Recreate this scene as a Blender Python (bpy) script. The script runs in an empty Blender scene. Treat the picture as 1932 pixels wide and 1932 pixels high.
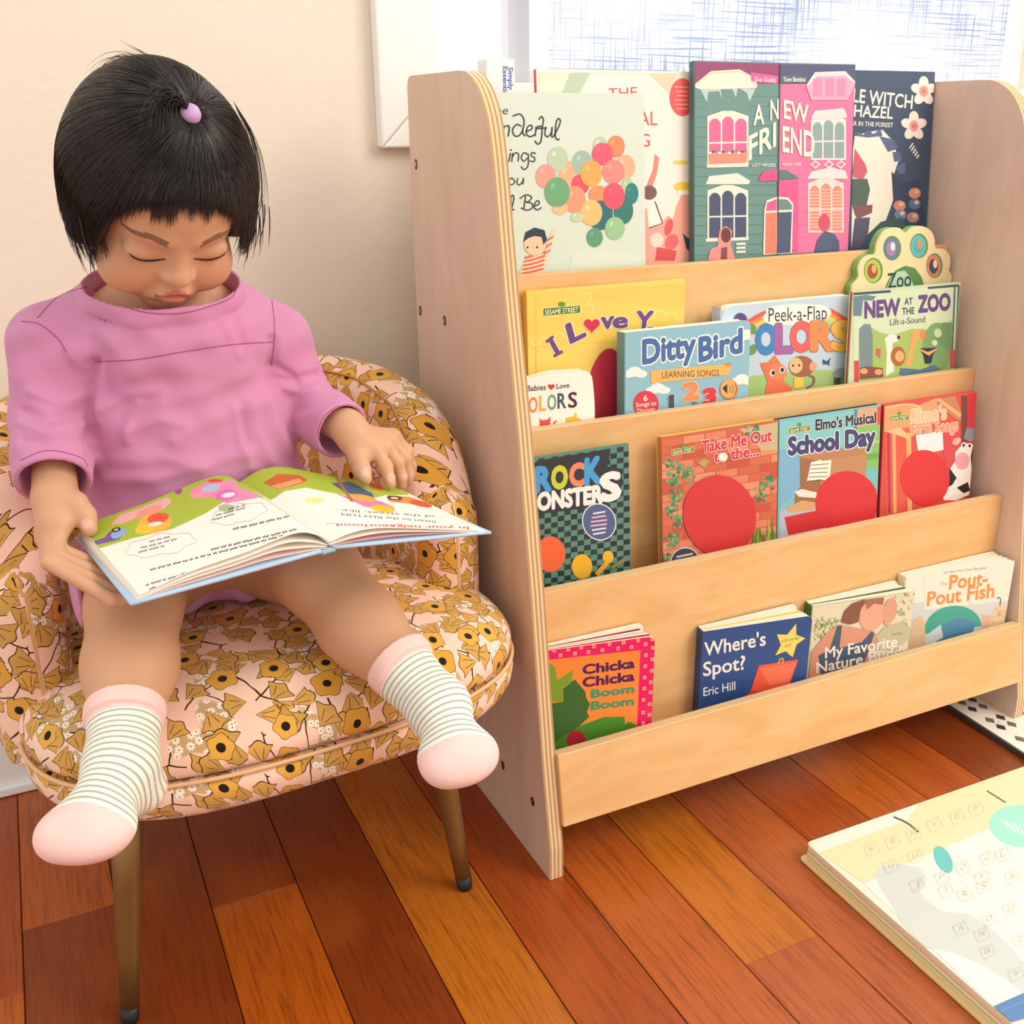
import bpy, bmesh, math, random
import numpy as np
from mathutils import Vector, Matrix
from mathutils.bvhtree import BVHTree
random.seed(7); RNG = np.random.default_rng(7)
SC = bpy.context.scene
COL = SC.collection

# ------------------------------------------------------------------ camera
CEN = np.array([966.0, 966.0]); VX = np.array([5300.0, 212.0]) - CEN; VY = np.array([-10.0, 280.0]) - CEN
FPX = math.sqrt(-(VX @ VY))
_dx = np.array([VX[0], VX[1], FPX]); _dx /= np.linalg.norm(_dx)
_dy = np.array([VY[0], VY[1], FPX]); _dy -= _dx * (_dx @ _dy); _dy /= np.linalg.norm(_dy)
_dz = np.cross(_dx, _dy)
if _dz[1] > 0: _dz = -_dz
RC = np.stack([_dx, _dy, _dz], 1)
CPOS = np.array([0.0, 0.0, 0.87])
cam_data = bpy.data.cameras.new('camera'); cam = bpy.data.objects.new('camera', cam_data); COL.objects.link(cam)
cam_data.sensor_width = 36; cam_data.lens = FPX / 1932 * 36; cam_data.clip_start = 0.05
_m = Matrix.Identity(4)
for i in range(3):
    _m[i][0] = RC[0][i]; _m[i][1] = -RC[1][i]; _m[i][2] = -RC[2][i]; _m[i][3] = CPOS[i]
cam.matrix_world = _m
SC.camera = cam

# ------------------------------------------------------------------ world, lamps, exposure
SC.view_settings.view_transform = 'Standard'; SC.view_settings.look = 'None'
SC.view_settings.exposure = 0.0; SC.view_settings.gamma = 1.0
SC.view_settings.use_curve_mapping = False
W = bpy.data.worlds.new('daylight'); SC.world = W; W.use_nodes = True
wn = W.node_tree; wn.nodes.clear()
_tc = wn.nodes.new('ShaderNodeTexCoord'); _sx = wn.nodes.new('ShaderNodeSeparateXYZ')
_mr = wn.nodes.new('ShaderNodeMapRange'); _mx = wn.nodes.new('ShaderNodeMix'); _mx.data_type = 'RGBA'
_bg = wn.nodes.new('ShaderNodeBackground'); _wo = wn.nodes.new('ShaderNodeOutputWorld')
wn.links.new(_tc.outputs['Generated'], _sx.inputs[0]); wn.links.new(_sx.outputs[1], _mr.inputs[0])
_mr.inputs[1].default_value = 0.0; _mr.inputs[2].default_value = 0.35
wn.links.new(_mr.outputs[0], _mx.inputs[0])
_mx.inputs[6].default_value = (1.38, 1.33, 1.25, 1)      # the room around the camera
_mx.inputs[7].default_value = (2.0, 2.1, 2.3, 1)        # bright sky beyond the window
wn.links.new(_mx.outputs[2], _bg.inputs[0]); wn.links.new(_bg.outputs[0], _wo.inputs[0])
_bg.inputs[1].default_value = 0.80

def area(name, loc, target, size, power, color):
    l = bpy.data.lights.new(name, 'AREA'); l.shape = 'RECTANGLE'; l.size = size[0]; l.size_y = size[1]
    l.energy = power; l.color = color
    o = bpy.data.objects.new(name, l); COL.objects.link(o); o.location = loc
    o.rotation_euler = (Vector(target) - Vector(loc)).to_track_quat('-Z', 'Y').to_euler()
    return o
area('ceiling_light', (2.1, -0.85, 2.35), (0.5, 1.0, 0.3), (1.5, 1.5), 50, (1.0, 0.90, 0.77))
area('window_daylight', (1.25, 1.62, 1.7), (0.7, 0.6, 0.3), (1.2, 0.9), 8, (0.95, 0.97, 1.0))

# ------------------------------------------------------------------ helpers
def px2w(px, py, axis, val):
    d = RC.T @ np.array([px - CEN[0], py - CEN[1], FPX]); t = (val - CPOS[axis]) / d[axis]
    return CPOS + t * d
def at(px, py, y): return px2w(px, py, 1, y)
def w2px(P):
    c = (np.atleast_2d(P) - CPOS) @ RC.T
    return CEN + FPX * c[:, :2] / c[:, 2:3]
def lin(h):
    if isinstance(h, str):
        h = h.lstrip('#'); h = tuple(int(h[i:i + 2], 16) / 255 for i in (0, 2, 4))
    return tuple((c / 12.92 if c <= 0.04045 else ((c + 0.055) / 1.055) ** 2.4) for c in h[:3])

def tag(o, label=None, cat=None, group=None, kind=None):
    if label: o['label'] = label
    if cat: o['category'] = cat
    if group: o['group'] = group
    if kind: o['kind'] = kind
    return o
def empty(name, loc=(0, 0, 0), mat=None):
    o = bpy.data.objects.new(name, None); COL.objects.link(o); o.empty_display_size = 0.02
    if mat is not None: o.matrix_world = mat
    else: o.location = loc
    return o
def link(name, me, m=None, parent=None, smooth=False):
    o = bpy.data.objects.new(name, me); COL.objects.link(o)
    if m is not None:
        for mm in (m if isinstance(m, (list, tuple)) else [m]): me.materials.append(mm)
    if parent is not None: o.parent = parent
    if smooth: me.polygons.foreach_set('use_smooth', [True] * len(me.polygons))
    return o
def local(o_parent, P):
    """world points -> the parent's local points (the parents here are only moved and turned)"""
    M = np.array(o_parent.matrix_basis.inverted()); P = np.atleast_2d(P)
    return P @ M[:3, :3].T + M[:3, 3]

class MB:
    """collects coloured faces for ONE mesh"""
    def __init__(s): s.v = []; s.f = []; s.c = []; s.mi = []; s.n = 0
    def add(s, verts, faces, col=(1, 1, 1), mi=0):
        verts = np.asarray(verts, float).reshape(-1, 3)
        s.v.append(verts); s.c.append(np.tile(np.array(col, float), (len(verts), 1)))
        for f in faces: s.f.append(tuple(int(i) + s.n for i in f)); s.mi.append(mi)
        s.n += len(verts)
    def box(s, lo, hi, col=(1, 1, 1), mi=0):
        x0, y0, z0 = lo; x1, y1, z1 = hi
        V = [(x0, y0, z0), (x1, y0, z0), (x1, y1, z0), (x0, y1, z0), (x0, y0, z1), (x1, y0, z1), (x1, y1, z1), (x0, y1, z1)]
        s.add(V, [(0, 3, 2, 1), (4, 5, 6, 7), (0, 1, 5, 4), (1, 2, 6, 5), (2, 3, 7, 6), (3, 0, 4, 7)], col, mi)
    def prism(s, pts, n0, n1, col=(1, 1, 1), mi=0, side_col=None, side_mi=None):
        """2-D outline (u,v) extruded from n0 to n1"""
        k = len(pts); a = [(p[0], p[1], n0) for p in pts]; b = [(p[0], p[1], n1) for p in pts]
        s.add(b, [tuple(range(k))], col, mi); s.add(a, [tuple(range(k))[::-1]], col, mi)
        s.add(a + b, [(i, (i + 1) % k, k + (i + 1) % k, k + i) for i in range(k)], col if side_col is None else side_col, mi if side_mi is None else side_mi)
    def tube(s, pts, r, col=(1, 1, 1), sides=8, mi=0, caps=True):
        pts = np.asarray(pts, float); n = len(pts); r = np.broadcast_to(np.asarray(r, float), (n,))
        T = np.gradient(pts, axis=0); T /= np.linalg.norm(T, axis=1)[:, None] + 1e-12
        up = np.array([0, 0, 1.0]) if abs(T[0][2]) < 0.9 else np.array([1.0, 0, 0])
        V = []
        for i in range(n):
            a = np.cross(T[i], up); a /= np.linalg.norm(a) + 1e-12; b = np.cross(a, T[i]); up = b
            for j in range(sides):
                t = 2 * math.pi * j / sides; V.append(pts[i] + r[i] * (a * math.cos(t) + b * math.sin(t)))
        F = [(i * sides + j, i * sides + (j + 1) % sides, (i + 1) * sides + (j + 1) % sides, (i + 1) * sides + j) for i in range(n - 1) for j in range(sides)]
        if caps: F += [tuple(range(sides))[::-1], tuple((n - 1) * sides + j for j in range(sides))]
        s.add(V, F, col, mi)
    def build(s, name, m, parent=None, smooth=False, weld=False):
        V = np.concatenate(s.v); Cc = np.concatenate(s.c)
        me = bpy.data.meshes.new(name); me.from_pydata(V.tolist(), [], s.f)
        at_ = me.color_attributes.new('Col', 'FLOAT_COLOR', 'POINT')
        at_.data.foreach_set('color', np.concatenate([Cc, np.ones((len(Cc), 1))], 1).astype(np.float32).ravel())
        if len(set(s.mi)) > 1: me.polygons.foreach_set('material_index', s.mi)
        if weld:
            bm = bmesh.new(); bm.from_mesh(me); bmesh.ops.remove_doubles(bm, verts=bm.verts, dist=1e-5); bm.to_mesh(me); bm.free()
        me.update()
        return link(name, me, m, parent, smooth)
def bevel(o, w, seg=2, ang=40):
    b = o.modifiers.new('bevel', 'BEVEL'); b.width = w; b.segments = seg; b.limit_method = 'ANGLE'; b.angle_limit = math.radians(ang)
    return o

# node expressions
class X:
    def __init__(s, nt, k): s.nt = nt; s.k = k
    def _m(s, op, *a, clamp=False):
        n = s.nt.nodes.new('ShaderNodeMath'); n.operation = op; n.use_clamp = clamp
        for i, v in enumerate((s,) + a):
            if isinstance(v, X): s.nt.links.new(v.k, n.inputs[i])
            else: n.inputs[i].default_value = v
        return X(s.nt, n.outputs[0])
    def __add__(s, o): return s._m('ADD', o)
    __radd__ = __add__
    def __sub__(s, o): return s._m('SUBTRACT', o)
    def __rsub__(s, o): return (s * -1.0) + o
    def __mul__(s, o): return s._m('MULTIPLY', o)
    __rmul__ = __mul__
    def __truediv__(s, o): return s._m('DIVIDE', o)
    def __lt__(s, o): return s._m('LESS_THAN', o)
    def __gt__(s, o): return s._m('GREATER_THAN', o)
    def abs(s): return s._m('ABSOLUTE')
    def cos(s): return s._m('COSINE')
    def sin(s): return s._m('SINE')
    def sqrt(s): return s._m('SQRT')
    def frac(s): return s._m('FRACT')
    def floor(s): return s._m('FLOOR')
    def max(s, o): return s._m('MAXIMUM', o)
    def min(s, o): return s._m('MINIMUM', o)
    def atan2(s, o): return s._m('ARCTAN2', o)
    def ramp(s, a, b):
        n = s.nt.nodes.new('ShaderNodeMapRange'); n.interpolation_type = 'SMOOTHSTEP'
        s.nt.links.new(s.k, n.inputs[0]); n.inputs[1].default_value = a; n.inputs[2].default_value = b
        return X(s.nt, n.outputs[0])
class NB:
    """a material and its nodes"""
    def __init__(s, name, rough=0.5, spec=0.5):
        s.m = bpy.data.materials.new(name); s.m.use_nodes = True; s.nt = s.m.node_tree
        s.bsdf = s.nt.nodes['Principled BSDF']; s.out = s.nt.nodes['Material Output']
        s.bsdf.inputs['Roughness'].default_value = rough; s.bsdf.inputs['Specular IOR Level'].default_value = spec
    def node(s, t, **kw):
        n = s.nt.nodes.new(t)
        for k, v in kw.items(): setattr(n, k, v)
        return n
    def coord(s, which='Object'):
        n = s.node('ShaderNodeTexCoord'); return n.outputs[which]
    def xyz(s, sock):
        n = s.node('ShaderNodeSeparateXYZ'); s.nt.links.new(sock, n.inputs[0]); return [X(s.nt, n.outputs[i]) for i in range(3)]
    def vec(s, x, y, z=0.0):
        n = s.node('ShaderNodeCombineXYZ')
        for i, v in enumerate((x, y, z)):
            if isinstance(v, X): s.nt.links.new(v.k, n.inputs[i])
            else: n.inputs[i].default_value = v
        return n.outputs[0]
    def noise(s, vec, scale, detail=2.0, rough=0.5, dist=0.0):
        n = s.node('ShaderNodeTexNoise'); s.nt.links.new(vec, n.inputs['Vector'])
        n.inputs['Scale'].default_value = scale; n.inputs['Detail'].default_value = detail; n.inputs['Roughness'].default_value = rough; n.inputs['Distortion'].default_value = dist
        return X(s.nt, n.outputs[0])
    def voronoi(s, vec, scale, rnd=1.0, dims='2D', feature='F1'):
        n = s.node('ShaderNodeTexVoronoi', voronoi_dimensions=dims, feature=feature); s.nt.links.new(vec, n.inputs['Vector'])
        n.inputs['Scale'].default_value = scale; n.inputs['Randomness'].default_value = rnd
        return n
    def mix(s, fac, a, b):
        n = s.node('ShaderNodeMix', data_type='RGBA')
        for i, v in ((0, fac), (6, a), (7, b)):
            if isinstance(v, X): s.nt.links.new(v.k, n.inputs[i])
            elif isinstance(v, bpy.types.NodeSocket): s.nt.links.new(v, n.inputs[i])
            elif isinstance(v, (int, float)): n.inputs[i].default_value = v
            else: n.inputs[i].default_value = (*v, 1)
        return n.outputs[2]
    def color(s, c):
        if isinstance(c, bpy.types.NodeSocket): s.nt.links.new(c, s.bsdf.inputs['Base Color'])
        else: s.bsdf.inputs['Base Color'].default_value = (*c, 1)
        return s
    def attr(s, name='Col'):
        n = s.node('ShaderNodeAttribute', attribute_name=name); return n.outputs['Color']
    def bump(s, h, strength=0.2, dist=0.001):
        n = s.node('ShaderNodeBump'); s.nt.links.new(h.k, n.inputs['Height']); n.inputs['Strength'].default_value = strength; n.inputs['Distance'].default_value = dist
        s.nt.links.new(n.outputs[0], s.bsdf.inputs['Normal']); return s
def plain(name, c, rough=0.5, spec=0.5, metal=0.0):
    b = NB(name, rough, spec); b.color(lin(c)); b.bsdf.inputs['Metallic'].default_value = metal; return b.m

# ------------------------------------------------------------------ signed-distance modelling
def cap(p, a, b, ra, rb):
    a = np.asarray(a, float); b = np.asarray(b, float); ba = b - a; pa = p - a
    t = np.clip(pa @ ba / (ba @ ba + 1e-12), 0, 1)
    return np.linalg.norm(pa - t[:, None] * ba, axis=1) - (ra + (rb - ra) * t)
def ell(p, c, r, M=None):
    q = p - np.asarray(c, float)
    if M is not None: q = q @ M            # M columns = the ellipsoid's axes
    r = np.asarray(r, float); k0 = np.linalg.norm(q / r, axis=1); k1 = np.linalg.norm(q / (r * r), axis=1)
    return k0 * (k0 - 1) / (k1 + 1e-9)
def smin(a, b, k):
    h = np.clip(0.5 + 0.5 * (b - a) / k, 0, 1); return b + (a - b) * h - k * h * (1 - h)
def smax(a, b, k): return -smin(-a, -b, k)
def chain(p, pts, rads, k=0.012):
    d = None
    for i in range(len(pts) - 1):
        c = cap(p, pts[i], pts[i + 1], rads[i], rads[i + 1]); d = c if d is None else smin(d, c, k)
    return d
def within(p, lo, hi, fn, big=0.3):
    lo = np.asarray(lo); hi = np.asarray(hi); m = np.all((p > lo) & (p < hi), axis=1)
    out = np.full(len(p), big)
    q = np.maximum(np.maximum(lo - p, p - hi), 0); out = np.maximum(0.02, np.linalg.norm(q, axis=1)) + 0.0
    if m.any(): out[m] = fn(p[m])
    return out
def net(fn, lo, hi, h, B=8, slack=0.004):
    """naive surface nets over a sparse set of blocks"""
    lo = np.asarray(lo, float); hi = np.asarray(hi, float)
    nb = np.ceil((hi - lo) / (h * B)).astype(int); n = nb * B + 1
    V = np.empty(n, np.float32)
    I = np.stack(np.meshgrid(*[np.arange(k) for k in nb], indexing='ij'), -1).reshape(-1, 3)
    c = lo + (I + 0.5) * B * h; d = fn(c); act = np.abs(d) < B * h * 0.87 * 1.15 + slack
    S = np.sign(d).reshape(nb)
    V[:] = 1
    Vs = np.repeat(np.repeat(np.repeat(S, B, 0), B, 1), B, 2); V[:-1, :-1, :-1] = Vs * 0.05
    V[-1] = 1; V[:, -1] = 1; V[:, :, -1] = 1
    g = np.stack(np.meshgrid(*[np.arange(B + 1)] * 3, indexing='ij'), -1).reshape(-1, 3)
    A = I[act]
    for s in range(0, len(A), 400):
        idx = (A[s:s + 400, None, :] * B + g[None]).reshape(-1, 3)
        val = fn(lo + idx * h); V[idx[:, 0], idx[:, 1], idx[:, 2]] = val
    neg = V < 0
    c8 = [neg[i:n[0] - 1 + i, j:n[1] - 1 + j, k:n[2] - 1 + k] for i in (0, 1) for j in (0, 1) for k in (0, 1)]
    cnt = sum(x.astype(np.int8) for x in c8); mixed = (cnt > 0) & (cnt < 8)
    cells = np.argwhere(mixed); ids = -np.ones(mixed.shape, np.int64); ids[mixed] = np.arange(len(cells))
    P = np.zeros((len(cells), 3)); W_ = np.zeros(len(cells))
    cor = [(i, j, k) for i in (0, 1) for j in (0, 1) for k in (0, 1)]
    cv = {q: V[cells[:, 0] + q[0], cells[:, 1] + q[1], cells[:, 2] + q[2]] for q in cor}
    for q in cor:
        for ax in range(3):
            if q[ax] == 0:
                r = list(q); r[ax] = 1; r = tuple(r); a, b = cv[q], cv[r]; m = (a < 0) != (b < 0)
                t = np.where(m, a / (a - b + 1e-20), 0); pt = np.tile(np.array(q, float), (len(cells), 1)); pt[:, ax] += t
                P[m] += pt[m]; W_[m] += 1
    P = lo + (cells + P / W_[:, None]) * h
    F = []
    for ax in range(3):
        sl = [slice(1, -1)] * 3; a_ = [slice(1, -1)] * 3; sl[ax] = slice(0, -1); a_[ax] = slice(1, None)
        A0 = neg[tuple(sl)]; A1 = neg[tuple(a_)]; e = np.argwhere(A0 != A1); flip = A0[A0 != A1]
        off = np.ones(3, int); off[ax] = 0; e = e + off
        u, v = [(1, 2), (2, 0), (0, 1)][ax]
        du = np.zeros(3, int); dv = np.zeros(3, int); du[u] = 1; dv[v] = 1
        g4 = [ids[tuple((e - x).T)] for x in (du * 0, du, du + dv, dv)]
        Q = np.stack(g4, 1); Q[~flip] = Q[~flip][:, ::-1]
        F.append(Q)
    F = np.concatenate(F); F = F[(F >= 0).all(1)]
    return P, F
def smooth_net(P, F, it=2, lam=0.5):
    n = len(P); e = np.concatenate([F[:, [0, 1]], F[:, [1, 2]], F[:, [2, 3]], F[:, [3, 0]]])
    e = np.concatenate([e, e[:, ::-1]])
    deg = np.bincount(e[:, 0], minlength=n)
    for _ in range(it):
        S = np.stack([np.bincount(e[:, 0], weights=P[e[:, 1], k], minlength=n) for k in range(3)], 1) / np.maximum(deg, 1)[:, None]
        P = P + lam * (S - P)
    return P
def normals(P, F):
    nrm = np.cross(P[F[:, 2]] - P[F[:, 0]], P[F[:, 3]] - P[F[:, 1]]); N = np.zeros_like(P)
    for k in range(4):
        for j in range(3): N[:, j] += np.bincount(F[:, k], weights=nrm[:, j], minlength=len(P))
    return N / (np.linalg.norm(N, axis=1)[:, None] + 1e-12)
def mesh_np(name, P, F, m, parent=None, col=None, uv=None, smooth=True):
    me = bpy.data.meshes.new(name); me.vertices.add(len(P)); me.vertices.foreach_set('co', P.astype(np.float32).ravel())
    k = F.shape[1]; me.loops.add(F.size); me.loops.foreach_set('vertex_index', F.astype(np.int32).ravel())
    me.polygons.add(len(F)); me.polygons.foreach_set('loop_start', np.arange(0, F.size, k, dtype=np.int32))
    me.polygons.foreach_set('loop_total', np.full(len(F), k, np.int32))
    me.update(calc_edges=True)
    if col is not None:
        a = me.color_attributes.new('Col', 'FLOAT_COLOR', 'POINT'); a.data.foreach_set('color', np.concatenate([col, np.ones((len(col), 1))], 1).astype(np.float32).ravel())
    if uv is not None:
        u = me.uv_layers.new(name='UVMap'); u.data.foreach_set('uv', uv[F.ravel()].astype(np.float32).ravel())
    return link(name, me, m, parent, smooth)
def pdist(P, line):
    """distance of 2-D points to a polyline"""
    line = np.asarray(line, float); d = np.full(len(P), 1e9)
    for a, b in zip(line[:-1], line[1:]):
        ba = b - a; t = np.clip((P - a) @ ba / (ba @ ba + 1e-9), 0, 1); d = np.minimum(d, np.linalg.norm(P - a - t[:, None] * ba, axis=1))
    return d
def inpoly(P, poly):
    poly = np.asarray(poly, float); x, y = P[:, 0], P[:, 1]; r = np.zeros(len(P), bool); j = len(poly) - 1
    for i in range(len(poly)):
        xi, yi = poly[i]; xj, yj = poly[j]
        c = ((yi > y) != (yj > y)) & (x < (xj - xi) * (y - yi) / (yj - yi + 1e-12) + xi); r ^= c; j = i
    return r
def spline(pts, n):
    """Catmull-Rom through the points"""
    pts = np.asarray(pts, float); k = len(pts); Pp = np.concatenate([[2 * pts[0] - pts[1]], pts, [2 * pts[-1] - pts[-2]]])
    o = []
    for t in np.linspace(0, k - 1 - 1e-9, n):
        i = int(t); f = t - i; p0, p1, p2, p3 = Pp[i:i + 4]
        o.append(0.5 * (2 * p1 + (p2 - p0) * f + (2 * p0 - 5 * p1 + 4 * p2 - p3) * f * f + (3 * p1 - p0 - 3 * p2 + p3) * f ** 3))
    return np.array(o)
# ------------------------------------------------------------------ materials
b = NB('birch_ply', 0.42, 0.35); c = b.coord(); x, y, z = b.xyz(c)
g1 = b.noise(b.vec(x * 1.2, y * 1.2, z * 5.0), 6.0, 4, 0.6, 0.8); g2 = b.noise(b.vec(x * 3, y * 3, z * 60), 9.0, 3, 0.6)
cc = b.mix(g1.ramp(0.3, 0.75), lin('#ebbd82'), lin('#dfa869')); cc = b.mix(g2 * 0.35, cc, lin('#f3cd97')); b.color(cc); BIRCH = b.m
b = NB('birch_panel_cool_light', 0.45, 0.35); c = b.coord(); x, y, z = b.xyz(c)  # same birch for the side panels, cool daylight tinted into its colour
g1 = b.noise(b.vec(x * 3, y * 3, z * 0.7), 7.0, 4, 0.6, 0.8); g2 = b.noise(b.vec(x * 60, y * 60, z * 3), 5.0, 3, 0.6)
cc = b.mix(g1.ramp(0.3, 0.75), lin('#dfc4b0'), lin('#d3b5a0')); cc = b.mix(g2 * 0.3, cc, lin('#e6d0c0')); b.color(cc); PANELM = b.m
b = NB('ply_edge_across', 0.6, 0.25); x, y, z = b.xyz(b.coord())
s_ = (x * (2 * math.pi / 0.0054)).sin().ramp(-0.3, 0.5); g = b.noise(b.vec(x * 60, y * 6, z * 6), 6, 3)
b.color(b.mix(s_ * 0.75, b.mix(g, lin('#e8c695'), lin('#ecd2a6')), lin('#a97a4c'))); PLY_X = b.m
b = NB('ply_edge_deep', 0.6, 0.25); x, y, z = b.xyz(b.coord())
s_ = (y * (2 * math.pi / 0.0050)).sin().ramp(-0.2, 0.6); g = b.noise(b.vec(x * 4, y * 60, z * 30), 8, 3)
b.color(b.mix(s_ * 0.6, b.mix(g, lin('#e3bd8a'), lin('#ecd2a6')), lin('#b98a58'))); PLY_Y = b.m
b = NB('painted_wall', 0.75, 0.2); c = b.coord(); n1 = b.noise(c, 95, 3, 0.6); n2 = b.noise(c, 3.0, 2)
b.color(b.mix(n2, lin('#ece0cd'), lin('#f0e6d6'))); b.bump(n1, 0.35, 0.002); WALL = b.m
WHITE = plain('white_paint', '#f4f3f0', 0.45)
SASHM = plain('grey_white_sash', '#d5d5da', 0.5)
b = NB('print_card', 0.42, 0.4); b.color(b.attr()); PRINT = b.m
b = NB('paper', 0.7, 0.2); b.color(b.attr()); PAPER = b.m
b = NB('painted_parts', 0.5, 0.4); b.color(b.attr()); COLM = b.m
b = NB('floor_boards', 0.30, 0.5); c = b.coord('UV'); x, y, z = b.xyz(c)
gr = b.noise(b.vec(x * 30, y * 1.6), 5, 5, 0.62, 1.2); gf = b.noise(b.vec(x * 150, y * 5), 4, 3, 0.6, 0.5); gl = b.noise(b.vec(x * 3, y * 2), 2.2, 2)
base = b.attr()
cc = b.mix(gr.ramp(0.42, 0.75) * 0.55, base, lin('#5a2408')); cc = b.mix(gf.ramp(0.52, 0.72) * 0.42, cc, lin('#3f1806')); cc = b.mix(gl.ramp(0.5, 0.8) * 0.25, cc, lin('#d2762a'))
b.color(cc); b.bump(gf, 0.08, 0.0006)
FLOORM = b.m
b = NB('woven_shade', 0.8, 0.1); x, y, z = b.xyz(b.coord())
v1 = b.noise(b.vec(x * 330, z * 7, 0.0), 1.0, 2, 0.6).ramp(0.50, 0.60); v2 = b.noise(b.vec(x * 7, z * 330, 3.0), 1.0, 2, 0.6).ramp(0.505, 0.60)
big = b.noise(b.vec(x, z, 5.0), 3.0, 1).ramp(0.35, 0.65)
m_ = (v1.max(v2)) * (big * 0.5 + 0.5)
cc = b.mix(m_, (0.93, 0.94, 0.96), lin('#8f9bbd'))
b.color(cc)
tr = b.node('ShaderNodeBsdfTranslucent'); b.nt.links.new(cc, tr.inputs[0])
ms = b.node('ShaderNodeMixShader'); ms.inputs[0].default_value = 0.65
b.nt.links.new(b.bsdf.outputs[0], ms.inputs[1]); b.nt.links.new(tr.outputs[0], ms.inputs[2]); b.nt.links.new(ms.outputs[0], b.out.inputs[0])
SHADE = b.m
b = NB('window_glass', 0.02); tp = b.node('ShaderNodeBsdfTransparent'); gl_ = b.node('ShaderNodeBsdfGlossy'); gl_.inputs[1].default_value = 0.02
ms = b.node('ShaderNodeMixShader'); ms.inputs[0].default_value = 0.06
b.nt.links.new(tp.outputs[0], ms.inputs[1]); b.nt.links.new(gl_.outputs[0], ms.inputs[2]); b.nt.links.new(ms.outputs[0], b.out.inputs[0]); GLASS = b.m
STEEL = plain('screw_steel', '#c9c4bb', 0.3, 0.5, 1.0)
DARK = plain('dark_hole', '#2a2320', 0.6)

# ------------------------------------------------------------------ the room
YW = 1.4455
XW0, XW1, ZW0, ZW1 = 0.567, 1.78, 0.950, 2.05      # window opening
mb = MB()
for lo, hi in (((-1.6, YW, 0), (XW0, YW + 0.12, 2.6)), ((XW1, YW, 0), (3.2, YW + 0.12, 2.6)), ((XW0, YW, 0), (XW1, YW + 0.12, ZW0)), ((XW0, YW, ZW1), (XW1, YW + 0.12, 2.6))):
    mb.box(lo, hi)
tag(mb.build('wall_back', WALL), kind='structure')
# floor boards, each with its own tone
mb = MB(); XB = 0.302; WB = 0.1045
tones = {'g': '#bd6a1a', 'o': '#b35712', 'r': '#a64a16', 'd': '#863a12', 'p': '#b0592a', 'b': '#b65a1e'}
cuts = {-2: [(-3, 1.063, 'o'), (1.063, 1.45, 'd')], -1: [(-3, 1.45, 'd')], 0: [(-3, 1.45, 'g')], 1: [(-3, 1.45, 'r')], 2: [(-3, 1.45, 'b')],
        3: [(-3, 0.7066, 'p'), (0.7066, 1.45, 'g')], 4: [(-3, 1.45, 'p')], 5: [(-3, 1.02, 'r'), (1.02, 1.45, 'b')], 6: [(-3, 1.45, 'b')], 7: [(-3, 1.2, 'r'), (1.2, 1.45, 'd')]}
uvs = []
for k in range(-16, 26):
    row = cuts.get(k)
    if row is None:
        rr = random.Random(k * 31 + 5); yy = rr.uniform(0.2, 1.2); row = [(-3, yy, rr.choice('rdbo')), (yy, 1.45, rr.choice('rdb'))]
    for y0, y1, t in row:
        x0, x1 = XB + k * WB + 0.0004, XB + (k + 1) * WB - 0.0004; g = 0.0008
        V = [(x0, y0, -0.0012), (x1, y0, -0.0012), (x1, y1, -0.0012), (x0, y1, -0.0012), (x0 + g, y0 + g, 0), (x1 - g, y0 + g, 0), (x1 - g, y1 - g, 0), (x0 + g, y1 - g, 0)]
        mb.add(V, [(4, 5, 6, 7), (0, 1, 5, 4), (1, 2, 6, 5), (2, 3, 7, 6), (3, 0, 4, 7)], lin(tones[t]))
        o_ = random.uniform(0, 40)
        uvs.append(np.array([(v[0] + o_, v[1] + o_ * 1.7) for v in V]))
mb.add([(-1.5, -3, -0.004), (3, -3, -0.004), (3, 1.45, -0.004), (-1.5, 1.45, -0.004)], [(0, 1, 2, 3)], (0.02, 0.01, 0.005)); uvs.append(np.zeros((4, 2)))
fl = mb.build('floor', FLOORM); uv = np.concatenate(uvs); ul = fl.data.uv_layers.new(name='UVMap')
li = np.empty(len(fl.data.loops), np.int32); fl.data.loops.foreach_get('vertex_index', li); ul.data.foreach_set('uv', uv[li].astype(np.float32).ravel())
tag(fl, kind='structure')
mb = MB(); mb.box((-0.829, YW - 0.014, 0.001), (3.2, YW - 0.0005, 0.085)); mb.box((-0.829, YW - 0.010, 0.085), (3.2, YW - 0.0005, 0.098)); mb.box((-0.829, YW - 0.022, 0.001), (3.2, YW - 0.014, 0.016))
tag(bevel(mb.build('baseboard_back', WHITE), 0.003), kind='structure')
# window: mitred casing, sash bars, panes
CW = 0.086; yf = YW - 0.024
wi = empty('window_1', (XW0, YW, ZW0)); tag(wi, kind='structure')
def casing(name, quad):
    mb = MB(); q = [(p[0] - XW0, p[1] - ZW0) for p in quad]
    k = len(q); a = [(p[0], yf - YW, p[1]) for p in q]; bk = [(p[0], -0.0005, p[1]) for p in q]
    mb.add(a + bk, [tuple(range(k)), tuple(range(k, 2 * k))[::-1]] + [((i + 1) % k, i, k + i, k + (i + 1) % k) for i in range(k)])
    return bevel(mb.build(name, WHITE, wi), 0.003)
a0, a1, c0, c1 = XW0 - CW, XW1 + CW, ZW0 - CW, ZW1 + CW
casing('casing', [(a0, c0), (XW0, ZW0), (XW0, ZW1), (a0, c1)])
casing('casing', [(XW1, ZW0), (a1, c0), (a1, c1), (XW1, ZW1)])
casing('casing', [(a0 + 0.0008, c0), (a1 - 0.0008, c0), (XW1, ZW0 - 0.0006), (XW0, ZW0 - 0.0006)])
casing('casing', [(XW0, ZW1 + 0.0006), (XW1, ZW1 + 0.0006), (a1 - 0.0008, c1), (a0 + 0.0008, c1)])
mb = MB()
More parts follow.
